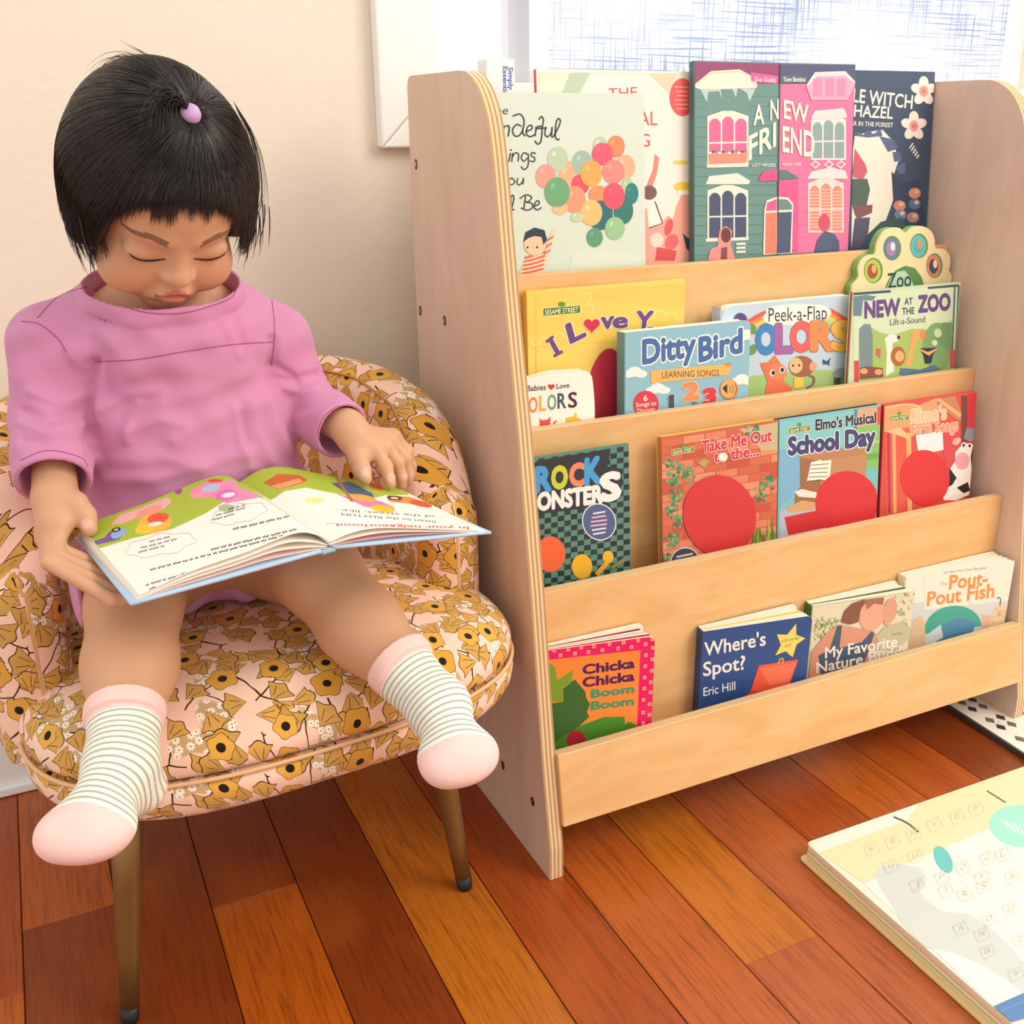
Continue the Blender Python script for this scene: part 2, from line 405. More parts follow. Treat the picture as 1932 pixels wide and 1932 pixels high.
for lo, hi in (((0, 0.04, 0), (0.025, 0.08, ZW1 - ZW0)), ((XW1 - XW0 - 0.025, 0.04, 0), (XW1 - XW0, 0.08, ZW1 - ZW0)), ((0.025, 0.04, 0), (XW1 - XW0 - 0.025, 0.08, 0.02)), ((0.025, 0.04, ZW1 - ZW0 - 0.03), (XW1 - XW0 - 0.025, 0.08, ZW1 - ZW0))):
    mb.box(lo, hi)
mb.build('sash_frame', WHITE, wi)
mb = MB(); mb.box((0.134, 0.030, 0.0), (0.169, 0.06, ZW1 - ZW0)); bevel(mb.build('mullion', SASHM, wi), 0.003)
mb = MB(); mb.box((0.02, 0.062, 0.015), (XW1 - XW0 - 0.02, 0.066, ZW1 - ZW0 - 0.02)); mb.build('pane', GLASS, wi)
# woven roller shade hanging inside the window
sh = empty('roller_shade', (1.19, YW - 0.03, 2.0))
tag(sh, 'white woven roller shade with blue grey crosshatch threads hanging in front of the bright window', 'window shade')
mb = MB(); n = 40
for i in range(n):
    xa, xb = -0.455 + 0.91 * i / n, -0.455 + 0.91 * (i + 1) / n
    mb.add([(xa, 0, -1.10), (xb, 0, -1.10), (xb, 0, 0), (xa, 0, 0)], [(0, 1, 2, 3)])
mb.build('shade_fabric', SHADE, sh, weld=True)
mb = MB(); mb.tube([(-0.47, 0, 0.012), (0.47, 0, 0.012)], 0.016, (0.9, 0.9, 0.9), 16); mb.build('roller_tube', COLM, sh, True)
mb = MB(); mb.box((-0.455, -0.004, -1.118), (0.455, 0.004, -1.10), (0.88, 0.88, 0.88)); mb.build('bottom_bar', COLM, sh)
for xx in (-0.477, 0.477):
    mb = MB(); mb.box((xx - 0.003, -0.018, -0.01), (xx + 0.003, 0.0285, 0.032), (0.9, 0.9, 0.9)); mb.build('bracket', COLM, sh)

# ------------------------------------------------------------------ the book display shelf
XO, XI, XF = 0.4832, 0.5020, 1.3050
prof = [(1.3194, 0.0), (1.3194, 0.935), (1.3165, 0.944), (1.308, 0.9486), (1.15, 0.9455)]
prof += [(1.15 - 0.0, 0.9455)][:0]
arc = spline([(1.15, 0.9455), (1.1275, 0.9418), (1.100, 0.926), (1.078, 0.898), (1.066, 0.862), (1.0575, 0.82)], 14)
prof += [tuple(q) for q in arc[1:]]
prof += [(1.0389, 0.7086), (1.0086, 0.5591), (0.9775, 0.3689), (0.9471, 0.152), (0.9330, 0.073), (0.9277, 0.045), (0.9270, 0.0)]
prof = [(max(p[0] - 0.0005, 0), p[1]) for p in prof]
sf = empty('book_display_shelf', (XO, 1.3194, 0.0)); OX, OY = XO, 1.3194
tag(sf, 'birch plywood front facing book display shelf with four tiers under the window', 'bookshelf')
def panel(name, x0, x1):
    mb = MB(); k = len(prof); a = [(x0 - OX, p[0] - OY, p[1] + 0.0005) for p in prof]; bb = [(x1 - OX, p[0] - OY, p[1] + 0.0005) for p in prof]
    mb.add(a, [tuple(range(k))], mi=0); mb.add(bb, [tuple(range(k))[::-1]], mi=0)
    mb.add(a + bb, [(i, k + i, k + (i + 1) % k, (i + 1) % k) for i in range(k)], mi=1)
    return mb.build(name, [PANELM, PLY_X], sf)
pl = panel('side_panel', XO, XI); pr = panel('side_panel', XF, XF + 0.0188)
def board(name, y0, y1, z0, z1):
    mb = MB(); x0, x1 = XI + 0.0002 - OX, XF - 0.0002 - OX; a = y0 - OY; bq = y1 - OY
    V = [(x0, a, z0), (x1, a, z0), (x1, bq, z0), (x0, bq, z0), (x0, a, z1), (x1, a, z1), (x1, bq, z1), (x0, bq, z1)]
    mb.add(V, [(0, 1, 5, 4), (2, 3, 7, 6), (1, 2, 6, 5), (3, 0, 4, 7)], mi=0); mb.add(V, [(0, 3, 2, 1), (4, 5, 6, 7)], mi=1)
    return bevel(mb.build(name, [BIRCH, PLY_Y], sf, weld=True), 0.0012, 2)
TH = 0.015
LIP = [(1.174, 0.7124), (1.0925, 0.5345), (1.009, 0.3540)]
LED = [0.640, 0.462, 0.285, 0.098]
board('tier_board', 1.174, 1.174 + TH, LED[1] - 0.012, 0.7124)
board('tier_board', 1.0925, 1.0925 + TH, LED[2] - 0.012, 0.5345)
board('tier_board', 1.009, 1.009 + TH, LED[3] - 0.012, 0.3540)
board('back_board', 1.262, 1.262 + TH, LED[0] - 0.012, 0.86)
board('ledge', 1.174 + TH + 0.0003, 1.262 - 0.0003, LED[0] - 0.012, LED[0])
board('ledge', 1.0925 + TH + 0.0003, 1.174 - 0.0003, LED[1] - 0.012, LED[1])
board('ledge', 1.009 + TH + 0.0003, 1.0925 - 0.0003, LED[2] - 0.012, LED[2])
board('ledge', 0.944 + TH + 0.0003, 1.009 - 0.0003, LED[3] - 0.012, LED[3])
# front lip of the lowest tier follows the sloping front edge
mb = MB(); x0, x1 = XI + 0.0002 - OX, XF - 0.0002 - OX
q = [(0.9262, 0.0735), (0.9422, 0.1675), (0.9422 + 0.0165, 0.165), (0.9262 + 0.0165, 0.071)]
V = [(x0, p[0] - OY, p[1]) for p in q] + [(x1, p[0] - OY, p[1]) for p in q]
mb.add(V, [(0, 4, 5, 1), (2, 6, 7, 3), (0, 1, 2, 3), (4, 7, 6, 5)], mi=0); mb.add(V, [(1, 5, 6, 2), (3, 7, 4, 0)], mi=1)
bevel(mb.build('front_lip', [BIRCH, PLY_Y], sf, weld=True), 0.0012, 2)
# barrel bolts in the near side panel
for px, py in ((785, 310), (793, 586), (839, 605), (949, 1444), (1005, 1512)):
    w = px2w(px, py, 0, XO); mb = MB(); t = np.linspace(0, 2 * math.pi, 17)[:-1]
    cx, cy, cz = 0 - 0.0004, w[1] - OY, w[2]
    mb.add([(cx, cy, cz)] + [(cx, cy + 0.0048 * math.cos(a), cz + 0.0065 * math.sin(a)) for a in t], [(0, 1 + i, 1 + (i + 1) % 16) for i in range(16)], (0.015, 0.012, 0.01))
    sc = mb.build('bolt_hole', COLM, sf)
    mb = MB(); mb.add([(cx - 0.0006, cy, cz)] + [(cx - 0.0004, cy + 0.0026 * math.cos(a), cz + 0.0036 * math.sin(a)) for a in t], [(0, 1 + i, 1 + (i + 1) % 16) for i in range(16)], (0.8, 0.78, 0.74))
    mb.build('bolt_head', STEEL, sc)
# ------------------------------------------------------------------ floral tub chair
b = NB('floral_fabric', 0.85, 0.15); x, y, z = b.xyz(b.coord('UV'))
pink = lin('#fbd3bd'); must = lin('#e2ac55'); mustd = lin('#c99c50'); tan = lin('#c9a878'); dk = lin('#4a2a10'); wht = lin('#fbf1e2')
base = b.mix(b.noise(b.vec(x, y), 40, 2) * 0.25, pink, lin('#f6c3a8'))
def layer(off, scale, rnd):
    ox, oy = x + off[0], y + off[1]; v = b.voronoi(b.vec(ox, oy), scale, rnd)
    p = b.xyz(v.outputs['Position']); rnd3 = b.xyz(v.outputs['Color'])
    return ox - p[0], oy - p[1], rnd3
# white blossom sprays
msk = b.noise(b.vec(x + 3.3, y + 1.7), 17, 1, 0.5).ramp(0.545, 0.58)
dx, dy, r3 = layer((0.5, 0.2), 105, 0.75); r = (dx * dx + dy * dy).sqrt(); an = dy.atan2(dx) + r3[0] * 6.28
pet = (r * 105) < ((an * 4).cos().abs() * 0.20 + 0.26); ctr = (r * 105) < 0.09
cl = b.mix(pet, tan, wht); cl = b.mix(ctr, cl, lin('#a8742c')); base = b.mix(msk, base, cl)
# thin stems
ve = b.voronoi(b.vec(x + b.noise(b.vec(x, y), 30, 1) * 0.02, y), 24, 1.0, feature='DISTANCE_TO_EDGE'); ed = X(b.nt, ve.outputs['Distance'])
st = (ed < 0.020) * (b.noise(b.vec(x, y + 9.0), 22, 1) > 0.5)
base = b.mix(st, base, dk)
# fan leaves
for off, sc, th_ in (((0.0, 0.0), 29, 0.18), ((1.37, 0.71), 25, 0.25), ((2.1, 3.3), 27, 0.4)):
    dx, dy, r3 = layer(off, sc, 0.85); a0 = r3[0] * 6.28; ca, sa = a0.cos(), a0.sin()
    u = dx * ca - dy * sa; v_ = dx * sa + dy * ca + 0.011
    rr = (u * u + v_ * v_).sqrt(); th = u.atan2(v_); R = ((th * 8.5).cos() * 0.0015 + 0.0240) * (r3[2] * 0.3 + 0.8)
    wdt = r3[1] * 0.3 + 0.50
    ins = (rr < R) * (th.abs() < wdt) * (r3[2] > th_)
    out = ((rr > R * 0.955).max(((th.abs() - wdt).abs() * rr) < 0.00055)).max((((th.abs() - wdt * 0.42).abs() * rr) < 0.00035) * (rr > 0.006) * (rr < R * 0.8))
    lc = b.mix(r3[1], must, mustd); lc = b.mix(out, lc, dk); base = b.mix(ins, base, lc)
# poppies with dark centres
dx, dy, r3 = layer((0.31, 0.9), 18.5, 0.75); r = (dx * dx + dy * dy).sqrt(); an = dy.atan2(dx) + r3[0] * 6.28
R = ((an * 5).cos() * 0.0013 + 0.0140) * (r3[1] * 0.35 + 0.85)
fl_ = (r < R) * (r3[2] > 0.12); fo = r > R * 0.955
fc = b.mix(fo, b.mix(r3[1], lin('#e8b04c'), lin('#dda03c')), dk); fc = b.mix(r < 0.0046, fc, lin('#221b18'))
base = b.mix(fl_, base, fc)
b.color(base); b.bsdf.inputs['Sheen Weight'].default_value = 0.15
FAB = b.m
BRASS = plain('bronze_leg', '#8a683a', 0.35, 0.5, 0.55); RUBBER = plain('black_rubber', '#1b1816', 0.5)

C0 = np.array([0.184, 0.947, 0.0]); YAWC = math.atan2(0.031, 0.399)
ch = empty('tub_chair', tuple(C0)); ch.rotation_euler = (0, 0, YAWC)
tag(ch, 'mustard and pink floral upholstered tub chair with bronze tapered legs that the child sits on', 'chair')
AC, BC, AH, BH, PW = 0.022, 0.104, 0.274, 0.190, 2.7; AT = 0.012
def outline(n=120):
    t = np.linspace(0, 2 * math.pi, n, endpoint=False); c, s = np.cos(t), np.sin(t)
    return np.stack([AC + AH * np.sign(c) * np.abs(c) ** (2 / PW), BC + BH * np.sign(s) * np.abs(s) ** (2 / PW)], 1)
OUT = outline()
def loft(name, rings, mats, close_top=True, close_bot=True):
    """rings: (inset, z) from top centre outwards and down; unfolds its own cloth coordinates"""
    n = len(OUT); cen = np.array([AC, BC]); dirs = OUT - cen; L = np.linalg.norm(dirs, axis=1); dn = dirs / L[:, None]
    V = []; UV = []; Lc = None; prev = None
    for ins, zz in rings:
        rad = np.maximum(L * (1 - ins / AH), 0.0005) if ins > 0.06 else np.maximum(L - ins, 0.0005)
        z_arr = np.full(n, zz)
        P = np.concatenate([cen + dn * rad[:, None], z_arr[:, None]], 1)
        Lc = rad.copy() if prev is None else Lc + np.linalg.norm(P - prev, axis=1)
        prev = P; V.append(P); UV.append(cen + dn * Lc[:, None])
    V = np.concatenate(V); UV = np.concatenate(UV); m = len(rings)
    F = np.array([(i * n + j, (i + 1) * n + j, (i + 1) * n + (j + 1) % n, i * n + (j + 1) % n) for i in range(m - 1) for j in range(n)])
    return mesh_np(name, V, F, mats, ch, uv=UV)
cush = [(AH * 0.998, 0.384), (AH * 0.85, 0.384), (AH * 0.6, 0.381), (AH * 0.4, 0.376), (0.065, 0.368), (0.045, 0.363), (0.03, 0.357), (0.018, 0.349), (0.009, 0.339), (0.004, 0.328), (0.004, 0.318), (0.008, 0.312), (0.02, 0.309), (AH * 0.998, 0.309)]
loft('seat_cushion', cush, FAB)
skirt = [(AH * 0.998, 0.307), (0.03, 0.307), (0.010, 0.306), (0.003, 0.302), (0.002, 0.292), (0.004, 0.28), (0.010, 0.27), (0.020, 0.262), (0.034, 0.258), (AH * 0.998, 0.258)]
loft('seat_base', skirt, FAB)
mb = MB(); o = OUT.copy(); k = np.linalg.norm(o - np.array([AC, BC]), axis=1)
pp = np.concatenate([np.array([AC, BC]) + (o - np.array([AC, BC])) * (1 - 0.003 / k)[:, None], np.full((len(o), 1), 0.308)], 1)
mb.tube(np.concatenate([pp, pp[:1]]), 0.0024, lin('#e8ba8c'), 8, caps=False); mb.build('piping', COLM, ch, True)
# rounded back and arms as one shell
hw = 0.240; pth = [(AT + hw - 0.004, 0.118), (AT + hw, 0.16), (AT + hw - 0.002, 0.215), (AT + hw - 0.018, 0.285), (AT + hw - 0.068, 0.352), (AT + hw - 0.14, 0.383), (AT, 0.390)]
pth = pth + [(2 * AT - p[0], p[1]) for p in pth[:-1][::-1]]
PTH = spline(pth, 160); SEG = np.concatenate([[0], np.cumsum(np.linalg.norm(np.diff(PTH, axis=0), axis=1))]); STOT = SEG[-1]
def tub_uv(p):
    d = np.full(len(p), 1e9); s = np.zeros(len(p)); sg = np.zeros(len(p))
    for i in range(len(PTH) - 1):
        a = PTH[i]; ba = PTH[i + 1] - a; L2 = ba @ ba; t = np.clip((p[:, :2] - a) @ ba / L2, 0, 1)
        w = p[:, :2] - a - t[:, None] * ba; dd = np.linalg.norm(w, axis=1); m = dd < d
        d[m] = dd[m]; s[m] = SEG[i] + t[m] * math.sqrt(L2); sg[m] = np.sign(ba[0] * w[m, 1] - ba[1] * w[m, 0])
    return d, s, sg
def tub_H(s):
    s = np.minimum(s, STOT - s); return np.interp(s, [0, 0.015, 0.04, 0.09, 0.18, 0.30, 0.45, 1], [0.480, 0.512, 0.548, 0.582, 0.604, 0.616, 0.622, 0.622])
RT = 0.039
def tub(p):
    d, s, sg = tub_uv(p); qz = p[:, 2] - (tub_H(s) - RT)
    up = np.where(qz > 0, np.sqrt(d * d + qz * qz), d) - RT
    return np.maximum(up, 0.275 - p[:, 2])
P, F = net(tub, (-0.29, 0.05, 0.26), (0.32, 0.45, 0.66), 0.006); P = smooth_net(P, F, 3)
d, s, sg = tub_uv(P); H = tub_H(s); qz = P[:, 2] - (H - RT)
ang = np.arctan2(np.maximum(qz, 0), np.maximum(d, 1e-6)); vv = np.where(qz > 0, H - RT + RT * ang, P[:, 2])
vv = np.where(sg > 0, vv, 2 * (H - RT + RT * math.pi / 2) - vv)
for i_, j_, sgn_ in ((0, 1, 1), (-1, -2, -1)):      # the rounded arm fronts unroll outwards
    tv = PTH[i_] - PTH[j_]; tv /= np.linalg.norm(tv); w_ = P[:, :2] - PTH[i_]; wt = w_ @ tv; m_ = (wt > 0) & (np.linalg.norm(w_, axis=1) < 0.06)
    wn = np.abs(w_ @ np.array([-tv[1], tv[0]])); s = np.where(m_, s - sgn_ * RT * np.arctan2(wt, np.maximum(wn, 1e-5)), s)
mesh_np('back_shell', P, F, FAB, ch, uv=np.stack([s + 2.0, vv + 1.0], 1))
# seam cord around the outer edge of the shell
for sgn in (-1,):
    mb = MB(); idx = np.arange(14, len(PTH) - 14); T = np.gradient(PTH, axis=0); T /= np.linalg.norm(T, axis=1)[:, None]
    Nn = np.stack([T[:, 1], -T[:, 0]], 1) * sgn
    line = [(PTH[i][0] + Nn[i][0] * 0.030, PTH[i][1] + Nn[i][1] * 0.030, tub_H(np.array([SEG[i]]))[0] - RT + 0.0265) for i in idx]
    mb.tube(line, 0.0016, lin('#c98f45'), 6); mb.build('piping', COLM, ch, True)
# legs
ci, si = math.cos(-YAWC), math.sin(-YAWC)
def wl(x, y): x -= C0[0]; y -= C0[1]; return (x * ci - y * si, x * si + y * ci)
for (fx, fy), (tx, ty) in (((-0.0158, 0.931), (0.018, 0.952)), ((0.383, 0.962), (0.352, 0.975)), ((0.005, 1.31), (0.03, 1.27)), ((0.345, 1.335), (0.325, 1.295))):
    f = wl(fx, fy); t = wl(tx, ty); f3 = np.array([f[0], f[1], 0.0]); t3 = np.array([t[0], t[1], 0.268])
    mb = MB(); mb.tube([f3 + (t3 - f3) * q for q in (0.07, 0.3, 0.6, 1.0)], [0.0098, 0.0118, 0.0142, 0.017], (1, 1, 1), 20); lg = mb.build('leg', BRASS, ch, True)
    mb = MB(); mb.tube([f3 + (t3 - f3) * q + np.array([0, 0, 0.0004]) for q in (0.0, 0.008, 0.07)], [0.0086, 0.0094, 0.0102], (1, 1, 1), 20); mb.build('leg_cap', RUBBER, lg, True)
# ------------------------------------------------------------------ the child
HC = np.array([0.128, 1.012, 0.833]); PH, YA, RO = math.radians(42), math.radians(8), math.radians(3.0)
HR = np.array(Matrix.Rotation(YA, 3, 'Z') @ Matrix.Rotation(RO, 3, 'Y') @ Matrix.Rotation(PH, 3, 'X'))
def hl(p): return (p - HC) @ HR            # world -> head
def hw_(q): return np.asarray(q, float) @ HR.T + HC
def head_sdf(q):
    s = np.stack([np.abs(q[:, 0]), q[:, 1], q[:, 2]], 1)
    d = ell(q, (0, 0.010, 0.030), (0.068, 0.084, 0.071))
    d = smin(d, ell(q, (0, -0.020, -0.024), (0.0575, 0.058, 0.062)), 0.02)
    d = smin(d, ell(q, (0, -0.036, 0.026), (0.053, 0.042, 0.040)), 0.015)
    d = smin(d, ell(s, (0.034, -0.049, -0.042), (0.0265, 0.024, 0.027)), 0.016)
    d = smin(d, ell(q, (0, -0.056, -0.073), (0.020, 0.018, 0.015)), 0.018)
    d = smax(d, -ell(s, (0.028, -0.092, -0.001), (0.0185, 0.015, 0.0095)), 0.012)
    d = smin(d, ell(s, (0.0285, -0.0635, -0.0055), (0.0175, 0.0120, 0.0105)), 0.004)
    d = smin(d, cap(s, (0.012, -0.074, 0.013), (0.036, -0.064, 0.015), 0.0055, 0.005), 0.010)
    # lid crease and lash line
    d = smax(d, -cap(s, (0.016, -0.0775, 0.0008), (0.041, -0.0715, 0.0022), 0.0008, 0.0007), 0.0018)
    d = smin(d, cap(q, (0, -0.071, 0.006), (0, -0.083, -0.018), 0.0060, 0.0075), 0.011)
    d = smin(d, ell(q, (0, -0.0860, -0.0225), (0.0098, 0.0085, 0.0074)), 0.006)
    d = smin(d, ell(s, (0.0102, -0.0795, -0.0250), (0.0060, 0.0072, 0.0054)), 0.004)
    d = smax(d, -ell(s, (0.0052, -0.0860, -0.0308), (0.0026, 0.0034, 0.0026)), 0.002)
    qa = q; q = np.stack([q[:, 0], q[:, 1], q[:, 2] + 24 * q[:, 0] ** 2], 1); s = np.stack([np.abs(q[:, 0]), q[:, 1], q[:, 2]], 1)
    d = smin(d, ell(q, (0, -0.0700, -0.0465), (0.020, 0.0125, 0.0130)), 0.008)
    d = smin(d, ell(s, (0.0055, -0.0800, -0.0432), (0.0105, 0.0056, 0.0040)), 0.0025)
    d = smin(d, ell(q, (0, -0.0795, -0.0520), (0.0115, 0.0070, 0.0050)), 0.0025)
    d = smax(d, -cap(s, (0.0, -0.0860, -0.0472), (0.0160, -0.0775, -0.0474), 0.0011, 0.0009), 0.0016)
    q = qa; s = np.stack([np.abs(q[:, 0]), q[:, 1], q[:, 2]], 1)
    d = smin(d, ell(s, (0.069, 0.006, -0.018), (0.008, 0.015, 0.024)), 0.006)
    return d
# joints (metres)
NECK = np.array([0.126, 1.058, 0.735])
HIP = {0: np.array([0.085, 1.130, 0.430]), 1: np.array([0.205, 1.130, 0.430])}
KNEE = {0: np.array([0.053, 0.975, 0.452]), 1: np.array([0.236, 0.975, 0.448])}
ANK = {0: at(228, 1440, 0.815), 1: at(828, 1335, 0.800)}
HEEL = {0: at(262, 1485, 0.822), 1: at(845, 1375, 0.814)}
BALL = {0: at(175, 1555, 0.752), 1: at(862, 1418, 0.748)}
TOE = {0: at(150, 1578, 0.742), 1: at(868, 1438, 0.738)}
SHO = {0: at(92, 648, 1.068), 1: at(522, 640, 1.072)}
ELB = {0: at(95, 795, 1.050), 1: at(575, 765, 1.07)}
WRI = {0: at(103, 905, 0.995), 1: at(655, 805, 1.000)}
def hand0(p):      # the child's right hand holds the left edge of the book: thumb on the page, fingers beneath
    k = 0.005
    K = [at(117, 986, 0.952), at(106, 1002, 0.950), at(93, 1012, 0.952), at(85, 1015, 0.958)]
    d = chain(p, [WRI[0], at(104, 940, 0.978), at(103, 985, 0.957)], [0.0190, 0.0185, 0.0150], 0.01)
    for j in range(4): d = smin(d, cap(p, at(104, 940, 0.978), K[j], 0.0125, 0.0088), 0.008)
    mid = [at(105, 1036, 0.935), at(107, 1050, 0.925), at(98, 1058, 0.918), at(92, 1062, 0.916)]
    tip = [np.array([0.038, 0.932, 0.503]), np.array([0.038, 0.914, 0.501]), np.array([0.036, 0.897, 0.499]), np.array([0.031, 0.882, 0.499])]
    end = [t + np.array([0.014, 0.002, -0.001]) for t in tip]
    for j in range(4):
        r = [0.0080, 0.0076, 0.0070, 0.0064]; r = [x * [1, 1, 0.97, 0.88][j] for x in r]
        fg = chain(p, [K[j], mid[j], tip[j], end[j]], r, 0.003); fs = fg if j == 0 else np.minimum(fs, fg)
    d = smin(d, fs, 0.0035)
    d = smin(d, chain(p, [at(118, 942, 0.970), at(143, 950, 0.962), at(161, 972, 0.952), at(169, 998, 0.944)], [0.0115, 0.0102, 0.0090, 0.0072], 0.005), 0.008)
    return d
def hand1(p):      # the left hand rests on the far corner of the right page
    B_ = at(668, 822, 0.992)
    d = chain(p, [WRI[1], B_, at(696, 848, 0.985)], [0.0180, 0.0170, 0.0140], 0.01)
    K = [at(712, 852, 0.976), at(728, 842, 0.983), at(738, 832, 0.993), at(742, 822, 1.003)]
    M1 = [at(727, 880, 0.966), at(749, 872, 0.976), at(763, 864, 0.987), at(768, 852, 1.000)]
    T1 = [at(734, 902, 0.958), at(757, 898, 0.973), at(770, 892, 0.985), at(776, 880, 0.999)]
    E1 = [at(737, 914, 0.955), at(759, 914, 0.974), at(771, 908, 0.986), at(778, 896, 1.000)]
    for j in range(4):
        d = smin(d, cap(p, B_, K[j], 0.0115, 0.0082), 0.006)
        r = [x * [1, 1, 0.96, 0.88][j] for x in (0.0078, 0.0072, 0.0064, 0.0054)]
        fg = chain(p, [K[j], M1[j], T1[j], E1[j]], r, 0.003); fg = smin(fg, ell(p, M1[j], (0.0078, 0.0078, 0.0078)), 0.003); fs = fg if j == 0 else np.minimum(fs, fg)
    d = smin(d, fs, 0.0035)
    d = smin(d, chain(p, [at(668, 838, 0.985), at(676, 866, 0.974), at(683, 887, 0.960), at(689, 903, 0.952)], [0.0118, 0.0098, 0.0086, 0.0070], 0.005), 0.008)
    return d
def leg(p, i):
    sg = -1 if i == 0 else 1
    calf = KNEE[i] * 0.62 + ANK[i] * 0.38 + np.array([0, 0.004, -0.008])
    d = chain(p, [HIP[i], KNEE[i], calf, ANK[i]], [0.060, 0.041, 0.0385, 0.0245], 0.025)
    d = smin(d, chain(p, [ANK[i], BALL[i], TOE[i]], [0.023, 0.021, 0.014], 0.01), 0.015)
    d = smin(d, cap(p, ANK[i], HEEL[i], 0.021, 0.019), 0.01)
    return d
def body_sdf(p):
    d = within(p, HC - 0.14, HC + 0.14, lambda q: head_sdf(hl(q)))
    tor = smin(ell(p, (0.128, 1.078, 0.625), (0.088, 0.062, 0.105)), ell(p, (0.140, 1.085, 0.510), (0.094, 0.075, 0.095)), 0.04)
    tor = smin(tor, cap(p, (0.090, 1.130, 0.440), (0.200, 1.130, 0.440), 0.062, 0.062), 0.04)
    tor = smin(tor, cap(p, SHO[0], SHO[1], 0.028, 0.028), 0.03)
    nk = smin(cap(p, NECK + (0, 0.005, -0.03), hw_((0, 0.022, -0.050)), 0.037, 0.033), cap(p, (0.082, 1.070, 0.706), (0.170, 1.070, 0.706), 0.036, 0.036), 0.03)
    tor = smin(tor, nk, 0.02)
    d = smin(d, tor, 0.010)
    for i in (0, 1):
        a = chain(p, [SHO[i], ELB[i], WRI[i]], [0.028, 0.0235, 0.0175], 0.012); d = smin(d, a, 0.012)
        w = WRI[i]; d = smin(d, within(p, w - 0.14, w + 0.14, hand0 if i == 0 else hand1), 0.006)
        d = smin(d, leg(p, i), 0.02)
    d = np.where(p[:, 1] > 0.895, smax(d, 0.3865 - p[:, 2], 0.006), d)
    return d
P, F = net(body_sdf, (-0.09, 0.69, 0.25), (0.40, 1.22, 0.95), 0.0020); P = smooth_net(P, F, 1, 0.4)
q = hl(P); nrm = normals(P, F)
col = np.tile(np.array(lin('#d2a07c')), (len(P), 1))
def blend(m, c):
    global col
    col = col * (1 - m[:, None]) + np.array(lin(c)) * m[:, None]
sq = np.abs(q[:, 0])
headm = (np.linalg.norm(P - HC, axis=1) < 0.125)
blush = np.exp(-(((sq - 0.038) / 0.020) ** 2 + ((q[:, 2] + 0.036) / 0.018) ** 2)) * (q[:, 1] < -0.02) * headm; blend(blush * 0.30, '#d98a68')
blend(np.exp(-((q[:, 0] / 0.012) ** 2 + ((q[:, 2] + 0.025) / 0.008) ** 2)) * (q[:, 1] < -0.07) * headm * 0.25, '#d88e70')
lipm = ((((q[:, 0] / 0.0170) ** 2 + ((q[:, 2] + 24 * q[:, 0] ** 2 + 0.0478) / 0.0078) ** 2) < 1) & (q[:, 1] < -0.070) & headm).astype(float); blend(lipm * 0.75, '#bf665e')
ml = np.exp(-((q[:, 2] + 24 * q[:, 0] ** 2 + 0.0475) / 0.0011) ** 2) * (sq < 0.0165) * (q[:, 1] < -0.068) * headm; blend(ml * 0.7, '#7a3a34')
ns = np.exp(-(((sq - 0.0052) / 0.003) ** 2 + ((q[:, 2] + 0.0308) / 0.0025) ** 2)) * (q[:, 1] < -0.076) * headm; blend(ns * 0.7, '#7a4634')
for c_, dv in ((at(168, 993, 0.945), (-0.002, -0.004, 0.0045)), (at(688, 899, 0.953), (0.001, -0.003, 0.006)), (at(735, 908, 0.956), (0.001, -0.004, 0.005)), (at(758, 907, 0.973), (0.001, -0.004, 0.005)), (at(770, 901, 0.986), (0.001, -0.004, 0.004))):
    blend((np.linalg.norm(P - (c_ + np.array(dv)), axis=1) < 0.0046).astype(float) * 0.55, '#ecc0ae')
b = NB('skin', 0.45, 0.35); b.color(b.attr()); b.bsdf.inputs['Subsurface Weight'].default_value = 0.12; b.bsdf.inputs['Subsurface Radius'].default_value = (0.010, 0.004, 0.002); b.bsdf.inputs['Subsurface Scale'].default_value = 0.6
SKIN = b.m
kid = mesh_np('child', P, F, SKIN, None, col=col)
tag(kid, 'young dark haired child in pink top and striped socks reading on the floral chair', 'person')
KIDTREE = BVHTree.FromPolygons(P.tolist(), F.tolist())
def onskin(q, lift):      # head point -> nearest surface along the face's forward axis, lifted
    o = Vector(hw_(np.array(q) + np.array([0, -0.06, 0]))); d = Vector(hw_((0, 1, 0)) - HC)
    h = KIDTREE.ray_cast(o, d, 0.2)
    return np.array(h[0]) - np.array(d) * lift if h[0] is not None else hw_(q)
# lash lines, brows
for sx in (-1, 1):
    mb = MB(); ln = [onskin((sx * u, -0.07, w), 0.0003) for u, w in spline([(0.0125, -0.0080), (0.020, -0.0112), (0.029, -0.0118), (0.037, -0.0092), (0.0425, -0.0058)], 16)]
    mb.tube(ln, np.interp(np.linspace(0, 1, 16), [0, 0.5, 1], [0.0005, 0.0012, 0.0004]), lin('#1d1310'), 6)
    for k in range(4, 15):
        d = hw_((sx * 0.12 * (k - 6) / 8, -0.7, -0.75)) - HC; mb.tube([ln[k], ln[k] + d * 0.0010, ln[k] + d * 0.0018], [0.00030, 0.0002, 0.00008], lin('#1d1310'), 4)
    mb.build('eyelashes', COLM, kid, True)
    mb = MB(); R_ = random.Random(3 + sx)
    for k in range(150):
        t = k / 149; u = 0.0135 + 0.0305 * t; w = 0.0140 + 0.0040 * math.sin(t * 2.3) + R_.uniform(-0.0032, 0.0032) * (1 - t * 0.5)
        l = 0.006 * (1 - 0.3 * t)
        pts = [onskin((sx * (u + l * f), -0.07, w + (0.0022 if t < 0.5 else -0.0004) * f), 0.0003) for f in (0, 0.5, 1)]
        mb.tube(pts, [0.0002, 0.0003, 0.0001], lin('#94684c'), 4)
    mb.build('eyebrow', COLM, kid, True)

